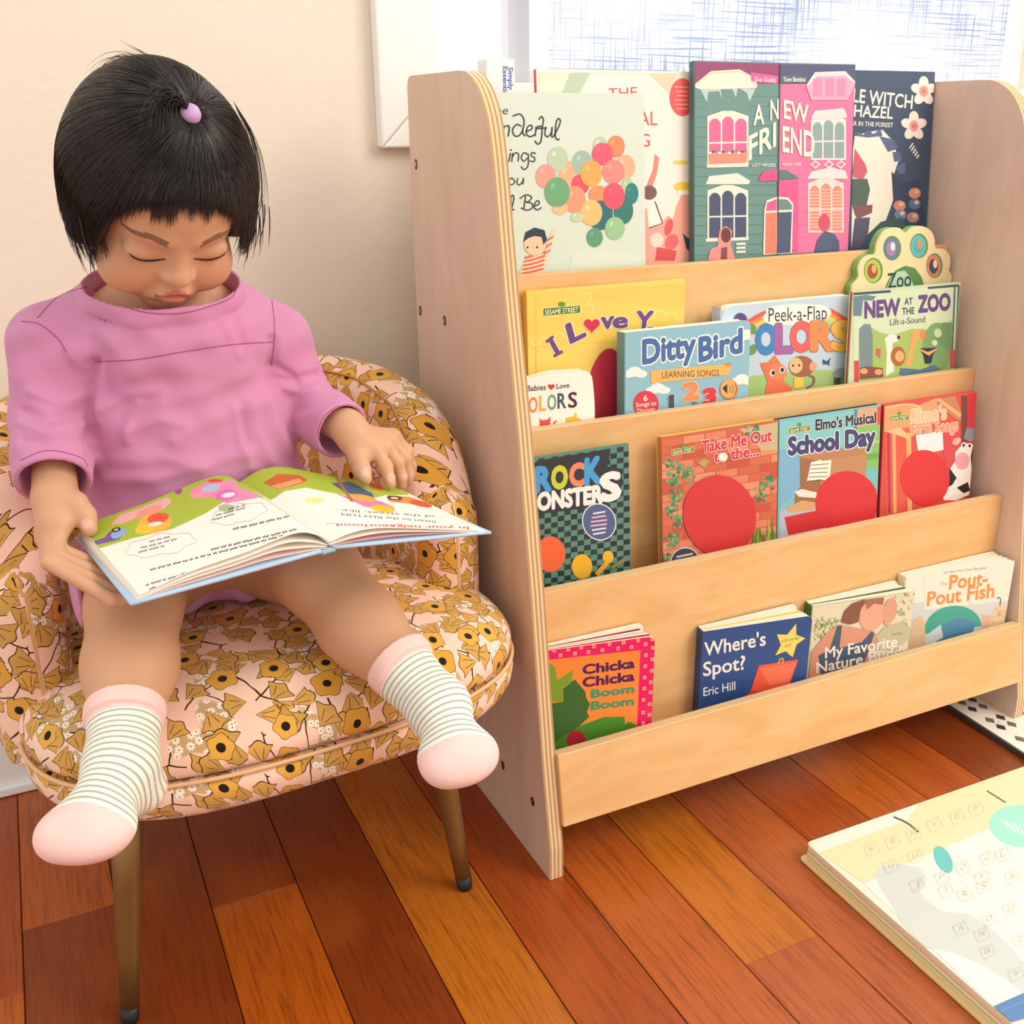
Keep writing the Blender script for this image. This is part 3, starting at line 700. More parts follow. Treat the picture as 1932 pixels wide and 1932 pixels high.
# ---- clothes
b = NB('pink_jersey', 0.9, 0.1); c = b.coord(); n1 = b.noise(c, 900, 2); b.color(b.mix(n1 * 0.25, lin('#cf8bb0'), lin('#c27ca3'))); b.bump(n1, 0.12, 0.0004); b.bsdf.inputs['Sheen Weight'].default_value = 0.2; PINK = b.m
b = NB('pink_shorts_jersey', 0.9, 0.1); b.color(lin('#cf8fb2')); SHORTM = b.m
b = NB('seam_thread', 0.9, 0.1); b.color(lin('#a8557e')); SEAM = b.m
CUFF = {0: at(101, 912, 0.985), 1: at(648, 814, 1.0)}
CUF2 = {0: WRI[0] + (WRI[0] - ELB[0]) * 0.15, 1: WRI[1] + (WRI[1] - ELB[1]) * 0.25}
def shirt_sdf(p):
    d = ell(p, (0.128, 1.072, 0.640), (0.104, 0.076, 0.105))
    d = smin(d, ell(p, (0.136, 1.078, 0.555), (0.108, 0.086, 0.100)), 0.05)
    d = smin(d, ell(p, (0.142, 1.092, 0.505), (0.120, 0.095, 0.060)), 0.035)
    d = smin(d, ell(p, (0.125, 1.046, 0.694), (0.090, 0.062, 0.042)), 0.03)
    for i in (0, 1): d = smin(d, cap(p, np.array([0.125 + (0.052 if i else -0.052), 1.070, 0.722]), SHO[i], 0.030, 0.032), 0.03)
    d = smin(d, cap(p, NECK + (0, 0.010, -0.026), NECK + (0, 0.008, -0.014), 0.062, 0.058), 0.03)
    for i in (0, 1):
        r = [0.0365, 0.0345, 0.0310] if i == 0 else [0.034, 0.0310, 0.0285]
        d = smin(d, chain(p, [SHO[i], ELB[i], CUFF[i] * 0.6 + ELB[i] * 0.4, CUFF[i]], [r[0], r[1], r[1] * 0.98, r[2]], 0.012), 0.014)
        dr = CUFF[i] - ELB[i]; dr /= np.linalg.norm(dr)
        e = CUFF[i] - dr * 0.002
        d = smax(d, np.where((np.linalg.norm(p - e, axis=1) < 0.07), (p - e) @ dr, -1), 0.004)
        # rolled band at the cuff
        d = smin(d, smax(cap(p, e - dr * 0.030, e + dr * 0.02, r[2] + 0.0030, r[2] + 0.0036), np.abs((p - e + dr * 0.013) @ dr) - 0.0135, 0.003), 0.002)
        d = smax(d, -cap(p, e - dr * 0.014, e + dr * 0.04, r[2] - 0.0030, r[2] + 0.001), 0.002)
    d = smax(d, 0.478 - p[:, 2] - 0.00, 0.012)
    # neck opening and ribbed neckband
    w = p - np.array([0.125, 1.045, 0.741]); tl_ = math.radians(17); a_ = w[:, 0]; b_ = w[:, 1] * math.cos(tl_) + w[:, 2] * math.sin(tl_); hg = -w[:, 1] * math.sin(tl_) + w[:, 2] * math.cos(tl_)
    rd = (np.sqrt((a_ / 0.0725) ** 2 + (b_ / 0.0600) ** 2) - 1) * 0.066
    d = smax(d, -np.maximum(rd - 0.010, -(hg - 0.001)), 0.004)
    d = smin(d, np.sqrt((rd + 0.25 * hg) ** 2 + (hg * 0.42) ** 2) - 0.0040, 0.003)
    d = smax(d, -np.maximum(rd + 0.0025, -(hg + 0.022)), 0.0045)
    return d
P, F = net(shirt_sdf, (-0.06, 0.93, 0.45), (0.34, 1.19, 0.79), 0.0020); P = smooth_net(P, F, 4, 0.5)
N = normals(P, F); px = w2px(P); view = P - CPOS; view /= np.linalg.norm(view, axis=1)[:, None]; front = np.clip(-(N * view).sum(1) * 2.0, 0, 1)
disp = np.zeros(len(P))
folds = [  # (pixel-plane polyline used as a pattern, width, height)
    ([(172, 640), (205, 690), (215, 740)], 16, -0.0060), ([(130, 655), (165, 700), (178, 790)], 14, 0.0045), ([(172, 690), (168, 760), (176, 850)], 12, -0.0110),
    ([(240, 815), (300, 790), (345, 800)], 14, 0.0035), ([(310, 760), (390, 735), (470, 700)], 18, 0.0035), ([(330, 830), (400, 790), (490, 760)], 16, 0.0032),
    ([(470, 760), (485, 820), (510, 870)], 12, 0.0050), ([(440, 770), (455, 840), (470, 880)], 10, 0.0040), ([(500, 740), (520, 810), (545, 850)], 12, 0.0045), ([(455, 780), (470, 850)], 6, -0.0020),
    ([(240, 830), (245, 790), (260, 760)], 10, 0.0030), ([(215, 870), (300, 862), (380, 880)], 14, 0.0030), ([(200, 900), (290, 905), (380, 880), (470, 850)], 14, 0.0035),
    ([(45, 775), (90, 790), (150, 775)], 9, -0.0045), ([(40, 800), (90, 818), (160, 800)], 9, 0.0040), ([(42, 830), (95, 838), (165, 825)], 8, -0.0030), ([(60, 740), (110, 760), (160, 745)], 10, 0.0030),
    ([(520, 690), (560, 715), (600, 705)], 8, -0.0040), ([(525, 730), (570, 740), (610, 728)], 8, 0.0035), ([(530, 715), (560, 722)], 6, -0.003), ([(560, 790), (600, 780), (640, 765)], 9, 0.0030), ([(515, 640), (512, 690), (520, 730)], 9, -0.0060),
    ([(420, 610), (440, 640), (450, 670)], 9, 0.0020), ([(455, 605), (468, 640)], 8, 0.002), ([(180, 560), (230, 600), (300, 640), (380, 640)], 16, 0.0020), ([(260, 700), (330, 690), (400, 700)], 22, 0.003), ([(195, 770), (230, 745), (300, 735)], 12, 0.003)]
for ln, wd, hh in folds: disp += hh * np.exp(-(pdist(px, ln) / wd) ** 2)
disp += 0.0012 * np.sin(px[:, 0] * 0.035 + px[:, 1] * 0.05 + np.sin(px[:, 1] * 0.02) * 2) + 0.0010 * np.sin(px[:, 0] * 0.06 - px[:, 1] * 0.045)
nearcuff = np.min(np.stack([np.linalg.norm(P - CUFF[i], axis=1) for i in (0, 1)]), axis=0)
disp *= front * np.clip((nearcuff - 0.025) / 0.02, 0, 1)
P = P + N * disp[:, None]
top = mesh_np('top', P, F, PINK, kid); top['label'] = 'pink long sleeved jersey top'
TOPT = BVHTree.FromPolygons(P.tolist(), F.tolist())
def cast(tree, px_, py_, lift=0.0004):
    d = RC.T @ np.array([px_ - CEN[0], py_ - CEN[1], FPX]); d /= np.linalg.norm(d)
    h = tree.ray_cast(Vector(CPOS), Vector(d), 4.0)
    return None if h[0] is None else np.array(h[0]) - d * lift
for ln in ([(178, 683), (260, 678), (350, 663), (440, 650), (516, 645)], [(40, 606), (75, 612), (110, 640), (125, 665)], [(70, 600), (110, 560), (165, 540)],            [(178, 545), (240, 580), (300, 592), (360, 588), (430, 565), (447, 545)], [(512, 560), (517, 600), (518, 640), (512, 690)], [(38, 868), (90, 850), (150, 862), (166, 880)], [(612, 850), (600, 820), (612, 785), (640, 765)]):
    pts = [cast(TOPT, *q, 0.0003) for q in spline(ln, 70)]; pts = [q for q in pts if q is not None]
    if len(pts) > 3:
        mb = MB(); mb.tube(pts, 0.00045, (1, 1, 1), 5); mb.build('seam', SEAM, top)
def shorts_sdf(p):
    d = cap(p, (0.090, 1.125, 0.450), (0.205, 1.125, 0.450), 0.073, 0.073)
    d = smin(d, ell(p, (0.140, 1.095, 0.480), (0.115, 0.075, 0.040)), 0.03)
    for i in (0, 1):
        e = HIP[i] * 0.66 + KNEE[i] * 0.34; dr = KNEE[i] - HIP[i]; dr /= np.linalg.norm(dr)
        l = cap(p, HIP[i], KNEE[i], 0.069, 0.057); l = smax(l, (p - e) @ dr, 0.005); l = smax(l, -cap(p, e - dr * 0.02, e + dr * 0.05, 0.052, 0.054), 0.003)
        d = smin(d, l, 0.015)
    d = smin(d, ell(p, at(146, 1112, 1.025), (0.0075, 0.055, 0.036)), 0.020)
    return smax(d, 0.387 - p[:, 2], 0.01)
P, F = net(shorts_sdf, (-0.06, 0.95, 0.36), (0.34, 1.23, 0.56), 0.0034); P = smooth_net(P, F, 2)
sho = mesh_np('shorts', P, F, SHORTM, kid)

# socks
b = NB('striped_sock', 0.95, 0.1); u, v, _ = b.xyz(b.coord('UV'))
sp = (u * (2 * math.pi / 0.0058)).sin().ramp(0.25, 0.75); cc = b.mix(sp, lin('#f4f2e4'), lin('#b3b7a4')); pk = lin('#f9cfc6')
cc = b.mix((u < 0.0165).max(v > 0.5), cc, pk); cc = b.mix(u > 0.1105, cc, pk); nn = b.noise(b.coord(), 700, 2); b.color(cc); b.bump(nn, 0.2, 0.0005); b.bump(sp * (u < 0.109) * (u > 0.0165) + nn * 0.4, 0.35, 0.0006)
SOCK = b.m
for i in (0, 1):
    dr = KNEE[i] - ANK[i]; Ls = np.linalg.norm(dr); dr = dr / Ls
    topc = ANK[i] + dr * (0.058 if i == 0 else 0.068)
    def sock_sdf(p, i=i, dr=dr, topc=topc):
        calf = KNEE[i] * 0.62 + ANK[i] * 0.38 + np.array([0, 0.004, -0.008])
        d = chain(p, [calf, ANK[i]], [0.0405, 0.0268], 0.02)
        fw = BALL[i] - ANK[i]; fw /= np.linalg.norm(fw); nb_ = -dr; lat = np.cross(fw, np.array([0, 0, 1.0])); lat /= np.linalg.norm(lat); upv = np.cross(lat, fw)
        M = np.stack([lat, fw, upv], 1)
        d = smin(d, cap(p, ANK[i], HEEL[i], 0.0255, 0.0225), 0.014)
        d = smin(d, chain(p, [ANK[i], BALL[i]], [0.0265, 0.0235], 0.012), 0.014)
        d = smin(d, ell(p, BALL[i] * 0.65 + TOE[i] * 0.35, (0.0375, 0.032, 0.0200), M), 0.012)
        d = smin(d, cap(p, HEEL[i], BALL[i], 0.019, 0.019), 0.012)
        d = smin(d, cap(p, TOE[i] - lat * 0.017 - fw * 0.004, TOE[i] + lat * 0.017 + fw * 0.002, 0.0115, 0.0130), 0.016)
        d = smax(d, (p - topc) @ dr, 0.003)
        d = smin(d, smax(cap(p, topc + dr * 0.02, topc - dr * 0.03, 0.0365 if i == 0 else 0.0372, 0.0335), np.abs((p - topc + dr * 0.008) @ dr) - 0.008, 0.002), 0.001)
        return d
    lo = np.minimum.reduce([topc, HEEL[i], TOE[i]]) - 0.06; hi = np.maximum.reduce([topc, HEEL[i], TOE[i]]) + 0.06
    P, F = net(sock_sdf, lo, hi, 0.0018); P = smooth_net(P, F, 2)
    # distance along leg then foot, for the knitted stripes
    ax = [topc, topc * 0.35 + ANK[i] * 0.65, ANK[i] * 0.6 + BALL[i] * 0.4, TOE[i]]; ax = spline(ax, 40); sl = np.concatenate([[0], np.cumsum(np.linalg.norm(np.diff(ax, axis=0), axis=1))]); T = np.gradient(ax, axis=0); T /= np.linalg.norm(T, axis=1)[:, None]
    dd = ((P[:, None] - ax[None]) ** 2).sum(2); kk = dd.argmin(1); ua = sl[kk] + ((P - ax[kk]) * T[kk]).sum(1)
    ua = ua * (0.118 / (sl[-1] - 0.002))
    heel = (np.linalg.norm(P - (HEEL[i] + np.array([0.004, 0.006, -0.008])), axis=1) < 0.025).astype(float)
    mesh_np('sock', P, F, SOCK, kid, uv=np.stack([ua, heel], 1))

# ---- hair
b = NB('black_hair', 0.38, 0.5); b.color(lin('#29211e')); HAIR = b.m
def hairvol(q):
    d = ell(q, (0, 0.010, 0.026), (0.0785, 0.0905, 0.0755))
    s = np.stack([np.abs(q[:, 0]), q[:, 1], q[:, 2]], 1)
    d = smin(d, ell(s, (0.056, -0.002, -0.006), (0.026, 0.056, 0.052)), 0.02)
    d = smin(d, ell(s, (0.060, -0.030, -0.030), (0.015, 0.020, 0.026)), 0.015)
    d = smin(d, ell(q, (0, 0.060, -0.010), (0.066, 0.045, 0.050)), 0.02)
    return d
def cutface(q):
    return ell(q, (-0.003, -0.100, -0.038), (0.0745, 0.084, 0.103))
def hair_sdf(q):
    d = smax(hairvol(q), -cutface(q), 0.006)
    d = smax(d, -(ell(q, (0, -0.01, -0.12), (0.050, 0.10, 0.075))), 0.006)
    return smax(d, 0.790 - hw_(q)[:, 2], 0.006)
_t = np.linspace(0.85, 1.10, 500); _P = np.array([at(360, 213, y) for y in _t]); _f = hairvol(hl(_P)); TY = _t[np.argmax(_f < 0)]
TIE = hl(at(360, 213, TY))
P, F = net(lambda p: hair_sdf(p), (-0.11, -0.12, -0.10), (0.11, 0.14, 0.14), 0.0026); P = smooth_net(P, F, 2)
b2 = NB('hair_cap', 0.42, 0.5); b2.color(lin('#191413')); HAIRC = b2.m
hair = mesh_np('hair', hw_(P), F, HAIRC, kid)
def grad(fn, q, e=0.0008):
    g = np.stack([fn(q + np.eye(3)[k] * e) - fn(q - np.eye(3)[k] * e) for k in range(3)], 1); return g / (np.linalg.norm(g, axis=1)[:, None] + 1e-9)
def trim(S):
    """cut strands where they would fall over the face"""
    n, k, _ = S.shape; zl = 0.783 + RNG.uniform(-0.006, 0.008, (n, 1)); ins = (cutface(S.reshape(-1, 3)).reshape(n, k) < 0.001) | (hw_(S.reshape(-1, 3))[:, 2].reshape(n, k) < zl); first = np.where(ins.any(1), ins.argmax(1), k - 1).astype(float)
    first = np.maximum(first - RNG.uniform(-0.6, 0.4, n) * ins.any(1), 0.5); first = np.minimum(first, k - 1)
    t = np.linspace(0, 1, k)[None] * first[:, None]; i0 = np.minimum(t.astype(int), k - 2); f = (t - i0)[..., None]; r = np.arange(n)[:, None]
    return S[r, i0] * (1 - f) + S[r, i0 + 1] * f
def groom(start, length, lift, down=0.0, steps=14, curl=None, jit=0.05, toward=None):
    """strands flowing over the head away from the tie; returns (n,steps,3) in head space"""
    q = start.copy(); out = [q.copy()]; n = len(q); jd = RNG.normal(0, jit, (n, 3)); st = length / (steps - 1)
    dworld = (np.array([0, 0, -1.0]) @ HR)
    surf = lambda z: np.minimum(hairvol(z), head_sdf(z) - 0.004)
    for i in range(steps - 1):
        g = grad(surf, q); v = q - (TIE if toward is None else toward); v /= np.linalg.norm(v, axis=1)[:, None] + 1e-9
        dn = down * np.clip((0.03 - q[:, 2]) / 0.05, 0, 1)[:, None]
        v = v * (1 - dn) + dworld * dn + jd
        v = v - (v * g).sum(1)[:, None] * g; v /= np.linalg.norm(v, axis=1)[:, None] + 1e-9
        q = q + v * st[:, None]; f = surf(q); tgt = lift[:, None] * np.ones((1, 1))
        q = q - g * (f - lift)[:, None] * 0.8; out.append(q.copy())
    return trim(np.stack(out, 1))
def strands(mb, S, r, colr, sides=3):
    S = hw_(S.reshape(-1, 3)).reshape(S.shape); n, k, _ = S.shape
    prof_ = np.interp(np.linspace(0, 1, k), [0, 0.1, 0.6, 1], [0.5, 1, 0.9, 0.15])
    T = np.gradient(S, axis=1); T /= np.linalg.norm(T, axis=2)[..., None] + 1e-9
    a = np.cross(T, np.array([0.3, 0.5, 0.8])); a /= np.linalg.norm(a, axis=2)[..., None] + 1e-9; bb = np.cross(T, a)
    r = np.broadcast_to(np.asarray(r), (n,))
    V = np.stack([S + (a * math.cos(2 * math.pi * j / sides) + bb * math.sin(2 * math.pi * j / sides)) * (r[:, None, None] * prof_[None, :, None]) for j in range(sides)], 2).reshape(-1, 3)
    base_ = np.arange(n)[:, None, None, None] * k * sides + np.arange(k - 1)[None, :, None, None] * sides
    j = np.arange(sides)[None, None, :, None]; j2 = (j + 1) % sides
    Fq = np.concatenate([base_ + j, base_ + j2, base_ + sides + j2, base_ + sides + j], 3).reshape(-1, 4)
    return V, Fq
def on_cap(n, amin, amax, rmin, rmax):
    """points on the cap around the tie: azimuth about the tie, arc distance"""
    g = grad(hairvol, TIE[None])[0]; ref = np.array([0, -1.0, 0]); e1 = ref - g * (ref @ g); e1 /= np.linalg.norm(e1); e2 = np.cross(g, e1)
    a = RNG.uniform(amin, amax, n); r = RNG.uniform(rmin, rmax, n); q = TIE + (np.cos(a)[:, None] * e1 + np.sin(a)[:, None] * e2) * r[:, None]
    for _ in range(4):
        gg = grad(hairvol, q); q = q - gg * hairvol(q)[:, None]
    return q, a
VV, FF, off = [], [], 0
def push(S, r, sides=3):
    global off
    V, Fq = strands(None, S, r, None, sides); VV.append(V); FF.append(Fq + off); off += len(V)
q, a = on_cap(1100, 0, 2 * math.pi, 0.004, 0.012); push(groom(q, RNG.uniform(0.045, 0.075, 1100), RNG.uniform(0.0004, 0.0018, 1100), 0, 10, jit=0.03), 0.00042)
q, a = on_cap(4600, 0, 2 * math.pi, 0.050, 0.085); push(groom(q, RNG.uniform(0.08, 0.15, 4600), RNG.uniform(0.0002, 0.0020, 4600), 0.85, 16, jit=0.05), 0.00040)
# fringe
n = 620; xs = RNG.uniform(-0.050, 0.052, n); q = np.stack([xs * 0.92, np.full(n, -0.060), np.full(n, 0.072)], 1)
for _ in range(5):
    gg = grad(hairvol, q); q = q - gg * hairvol(q)[:, None]
clump = 0.007 * np.sin(xs * 210) + 0.005 * np.sin(xs * 480 + 1) ; L = 0.027 + clump + 0.012 * np.exp(-((xs + 0.014) / 0.007) ** 2) + 0.007 * np.exp(-((xs - 0.02) / 0.009) ** 2) + RNG.uniform(-0.005, 0.006, n) + 0.008 * np.exp(-((xs + 0.006) / 0.006) ** 2) - 0.10 * np.maximum(np.abs(xs) - 0.03, 0)
def fringe(q, L, steps=12):
    out = [q.copy()]; v0 = np.array([0, 0, -1.0]); sw = RNG.normal(0, 0.05, len(q)); surf = head_sdf; st = L / (steps - 1)
    start_l = head_sdf(q)
    for i in range(steps - 1):
        t = (i + 1) / (steps - 1); g = grad(surf, q); v = np.tile(v0, (len(q), 1)); v[:, 0] += sw - q[:, 0] * 2.0
        v = v - (v * g).sum(1)[:, None] * g; v /= np.linalg.norm(v, axis=1)[:, None]; q = q + v * st[:, None]
        f = surf(q); tgt = start_l * (1 - t) + 0.0022 * t; q = q - g * (f - tgt)[:, None]; out.append(q.copy())
    return np.stack(out, 1)
push(fringe(q, L), 0.00042)
hs = mesh_np('hair_strands', np.concatenate(VV), np.concatenate(FF), HAIR, hair)
# side locks that hang in front of the cheeks
VV, FF, off = [], [], 0
def hang(p0, n, spread, length, drift, r=0.0007):
    S = []
    for i in range(n):
        s0 = np.array(p0) + RNG.normal(0, 1, 3) * np.array(spread); Lg = length * RNG.uniform(0.75, 1.1); dr_ = np.array(drift) + RNG.normal(0, 0.12, 3) * 0.5
        t = np.linspace(0, 1, 12)[:, None]; S.append(s0 + np.array([0, 0, -1.0]) * t * Lg + dr_ * (t ** 2) * Lg)
    S = hl(np.array(S).reshape(-1, 3)).reshape(n, 12, 3); push(S, r)
hang(at(160, 395, 1.0), 70, (0.007, 0.014, 0.008), 0.046, (0.12, 0.05, 0))
mesh_np('side_lock', np.concatenate(VV), np.concatenate(FF), HAIR, hair)
VV, FF, off = [], [], 0
hang(at(466, 385, 1.0), 70, (0.005, 0.014, 0.008), 0.040, (-0.15, 0.05, 0))
mesh_np('side_lock', np.concatenate(VV), np.concatenate(FF), HAIR, hair)
# ponytail, tie, flyaways
VV, FF, off = [], [], 0
tw = hw_(TIE); 
def arcs(n, pts, spread, r):
    S = []
    for i in range(n):
        o_ = RNG.normal(0, 1, 3); k = len(pts); S.append(spline([np.array(p) + o_ * spread * (j / (k - 1)) ** 0.7 for j, p in enumerate(pts)], 14))
    push(hl(np.array(S).reshape(-1, 3)).reshape(n, 14, 3), r)
arcs(160, [at(356, 208, TY - 0.008), at(338, 183, TY - 0.010), at(318, 168, TY - 0.004), at(300, 165, TY + 0.004)], 0.0045, 0.0008)
arcs(60, [at(354, 207, TY - 0.010), at(325, 182, TY - 0.014), at(303, 200, TY - 0.012), at(298, 240, TY - 0.018)], 0.006, 0.0005)
arcs(40, [at(354, 207, TY - 0.008), at(322, 160, TY + 0.005), at(290, 130, TY + 0.02), at(235, 105, TY + 0.03)], 0.005, 0.0004)
mesh_np('ponytail', np.concatenate(VV), np.concatenate(FF), HAIR, hair)
VV, FF, off = [], [], 0
arcs(26, [at(300, 125, 1.03), at(255, 112, 1.03), at(215, 118, 1.03), at(180, 150, 1.03)], 0.005, 0.0003)
arcs(22, [at(150, 250, 1.03), at(130, 330, 1.03), at(128, 390, 1.03), at(140, 430, 1.02)], 0.005, 0.00025)
arcs(22, [at(440, 190, 1.03), at(478, 270, 1.03), at(490, 360, 1.02), at(474, 420, 1.01)], 0.004, 0.0003)
mesh_np('flyaway_hair', np.concatenate(VV), np.concatenate(FF), HAIR, hair)['kind'] = 'stuff'
tie = MB(); tdir = at(350, 198, TY - 0.014) - at(360, 222, TY); tdir /= np.linalg.norm(tdir)
cT = at(358, 214, TY - 0.006); tie.tube([cT + tdir * s_ for s_ in (-0.008, -0.0065, -0.003, 0.001, 0.004, 0.006)], [0.005, 0.0075, 0.0088, 0.0086, 0.0072, 0.005], lin('#c9a2d6'), 20)
tie.build('hair_tie', COLM, kid, True)['label'] = 'lavender hair tie'
# ------------------------------------------------------------------ printed covers
_tcache = {}
def glyphs(s, bold=0.0):
    k = (s, bold)
    if k in _tcache: return _tcache[k]
    cu = bpy.data.curves.new('t', 'FONT'); cu.body = s; cu.size = 1.0; cu.resolution_u = 3; cu.offset = bold; cu.fill_mode = 'FRONT'
    o = bpy.data.objects.new('t', cu); COL.objects.link(o)
    dg = bpy.context.evaluated_depsgraph_get(); e = o.evaluated_get(dg); me = e.to_mesh()
    V = np.array([v.co[:2] for v in me.vertices]).reshape(-1, 2); F = [tuple(p.vertices) for p in me.polygons]
    e.to_mesh_clear(); bpy.data.objects.remove(o); bpy.data.curves.remove(cu)
    _tcache[k] = (V, F); return V, F
_H = glyphs('H')[0]; CAPH = _H[:, 1].max()
class Frame:
    """a book's front cover: u along its width, v up, n out of the cover"""
    def __init__(s, O, U, V):
        s.O = np.array(O, float); s.U = np.array(U, float) / np.linalg.norm(U); s.V = np.array(V, float) / np.linalg.norm(V); s.N = np.cross(s.U, s.V)
    def matrix(s):
        m = Matrix.Identity(4)
        for i in range(3): m[i][0] = s.U[i]; m[i][1] = s.V[i]; m[i][2] = s.N[i]; m[i][3] = s.O[i]
        return m
    def uv(s, P):
        P = np.atleast_2d(np.asarray(P, float)); d = np.stack([P[:, 0] - CEN[0], P[:, 1] - CEN[1], np.full(len(P), FPX)], 1) @ RC
        t = ((s.O - CPOS) @ s.N) / (d @ s.N); w = CPOS + d * t[:, None] - s.O; return np.stack([w @ s.U, w @ s.V], 1)
class Art:
    def __init__(s, frame, w, h, view=(0, 0, 1), lift=0.00025, step=0.000007, mapper=None):
        s.fr = frame; s.w = w; s.h = h; s.view = view; s.n = s.n0 = lift; s.step = step; s.mb = MB(); s.map = mapper
    def put(s, P, F, col, stack=0):
        P = np.asarray(P, float) * s.view[2] + np.array(s.view[:2]); s.n += s.step; z = s.n
        if stack: z = s.n + np.repeat(np.arange(stack), len(P) // stack) * 3e-6; s.n += stack * 3e-6
        if s.map is not None: V = s.map(P, s.n if not stack else z)
        else:
            q = s.fr.uv(P); q[:, 0] = np.clip(q[:, 0], 0.0006, s.w - 0.0006); q[:, 1] = np.clip(q[:, 1], 0.0006, s.h - 0.0006)
            V = np.concatenate([q, np.zeros((len(q), 1)) + np.reshape(z, (-1, 1))], 1)
        s.mb.add(V, F, lin(col) if isinstance(col, str) else col); return s
    def poly(s, pts, col): return s.put(pts, [tuple(range(len(pts)))], col)
    def ell(s, cx, cy, rx, ry, col, rot=0, n=28, a0=0, a1=360):
        t = np.radians(np.linspace(a0, a1, n + 1)[:-1] if a1 - a0 == 360 else np.linspace(a0, a1, n)); c, q = math.cos(math.radians(rot)), math.sin(math.radians(rot))
        x = rx * np.cos(t); y = ry * np.sin(t); return s.poly(np.stack([cx + x * c - y * q, cy + x * q + y * c], 1), col)
    def line(s, pts, wd, col, smooth=0):
        pts = np.asarray(pts, float)
        if smooth: pts = spline(pts, smooth)
        T = np.gradient(pts, axis=0); T /= np.linalg.norm(T, axis=1)[:, None] + 1e-9; N_ = np.stack([-T[:, 1], T[:, 0]], 1) * wd / 2
        k = len(pts); return s.put(np.concatenate([pts + N_, pts - N_]), [(i, i + 1, k + i + 1, k + i) for i in range(k - 1)], col)
    def rect(s, x0, y0, x1, y1, col, sl=0.0):
        d = (x1 - x0) * sl; return s.poly([(x0, y0), (x1, y0 + d), (x1, y1 + d), (x0, y1)], col)
    def text(s, t, p0, p1, h, col, bold=0.0, slant=0.0, outline=None, ow=0.05, up=None):
        for cc, bb in ((outline, bold + ow), (col, bold)):
            if cc is None: continue
            V, F = glyphs(t, 0.0 if bb > 0 else bb); V0 = glyphs(t, 0.0)[0]; x0, x1 = V0[:, 0].min(), V0[:, 0].max()
            d = (np.array(p1, float) - np.array(p0, float)) / (x1 - x0); un = np.array([0, -1.0]) if up is None else np.array(up, float)
            if bb > 0:      # heavier strokes: the same letters laid around themselves
                nv = len(V); k_ = 8 if bb < 0.08 else 14; V = np.concatenate([V] + [V + bb * 0.85 * np.array([math.cos(q * 2 * math.pi / k_), math.sin(q * 2 * math.pi / k_)]) for q in range(k_)]); F = [tuple(i + m * nv for i in f) for m in range(k_ + 1) for f in F]
            P = np.array(p0, float) + (V[:, 0:1] - x0 + V[:, 1:2] * slant) * d + V[:, 1:2] / CAPH * h * un
            s.put(P, F, cc, (k_ + 1) if bb > 0 else 0)
        return s
    def done(s, parent, name='cover_print'):
        k = (s.n - s.n0); f = min(1.0, 0.0013 / max(k, 1e-9))
        if s.map is None and f < 1:
            for v in s.mb.v: v[:, 2] = s.n0 + (v[:, 2] - s.n0) * f
        return s.mb.build(name, PRINT, parent)
def rrect(w, h, r, corners=(1, 1, 1, 1), u0=0.0, v0=0.0, n=6):
    """outline from bottom-left, counter-clockwise; corners bl, br, tr, tl"""
    o = []
    for (cx, cy, a), on in zip(((r, r, 180), (w - r, r, 270), (w - r, h - r, 0), (r, h - r, 90)), corners):
        if on and r > 0: o += [(u0 + cx + r * math.cos(math.radians(a + 90 * i / n)), v0 + cy + r * math.sin(math.radians(a + 90 * i / n))) for i in range(n + 1)]
        else: o.append((u0 + (0 if a in (180, 90) else w), v0 + (0 if a in (180, 270) else h)))
    return o
def make_frame(tl, tr, yb, yt, zb, xl=None, xr=None, yaw=0.0):
    """cover plane standing on the ledge at zb, leaning back to yt at its top edge"""
    a = at(tl[0], tl[1], yt); c = at(tr[0], tr[1], yt); x0 = a[0] if xl is None else xl; x1 = c[0] if xr is None else xr
    zt = (a[2] + c[2]) / 2 if abs(a[2] - c[2]) < 0.012 else c[2]
    V = np.array([0, yt - yb, zt - zb]); U = np.array([math.cos(yaw), math.sin(yaw), 0]); V = V - U * (U @ V)
    return Frame((x0, yb, zb + 0.0006 + 0.034 * (yt - yb) / (zt - zb)), U, V), x1 - x0, np.linalg.norm([yt - yb, zt - zb]) - 0.001
def hardcover(name, label, fr, w, h, T, cov, spine=None, page='#f3ead8', group='picture books on the display shelf', back=None):
    o = empty(name, mat=fr.matrix()); tag(o, label, 'book', group); t = 0.0022
    mb = MB(); mb.box((0, 0, -t), (w, h, 0), lin(cov)); mb.box((0, 0, -T), (w, h, -T + t), lin(back or cov)); mb.box((0, 0, -T + t), (t, h, -t), lin(spine or cov))
    mb.build('cover', PRINT, o)
    mb = MB(); mb.box((t + 0.0003, 0.003, -T + t + 0.0002), (w - 0.003, h - 0.003, -t - 0.0002), lin(page))
    mb.build('page_block', PAPER, o)
    return o
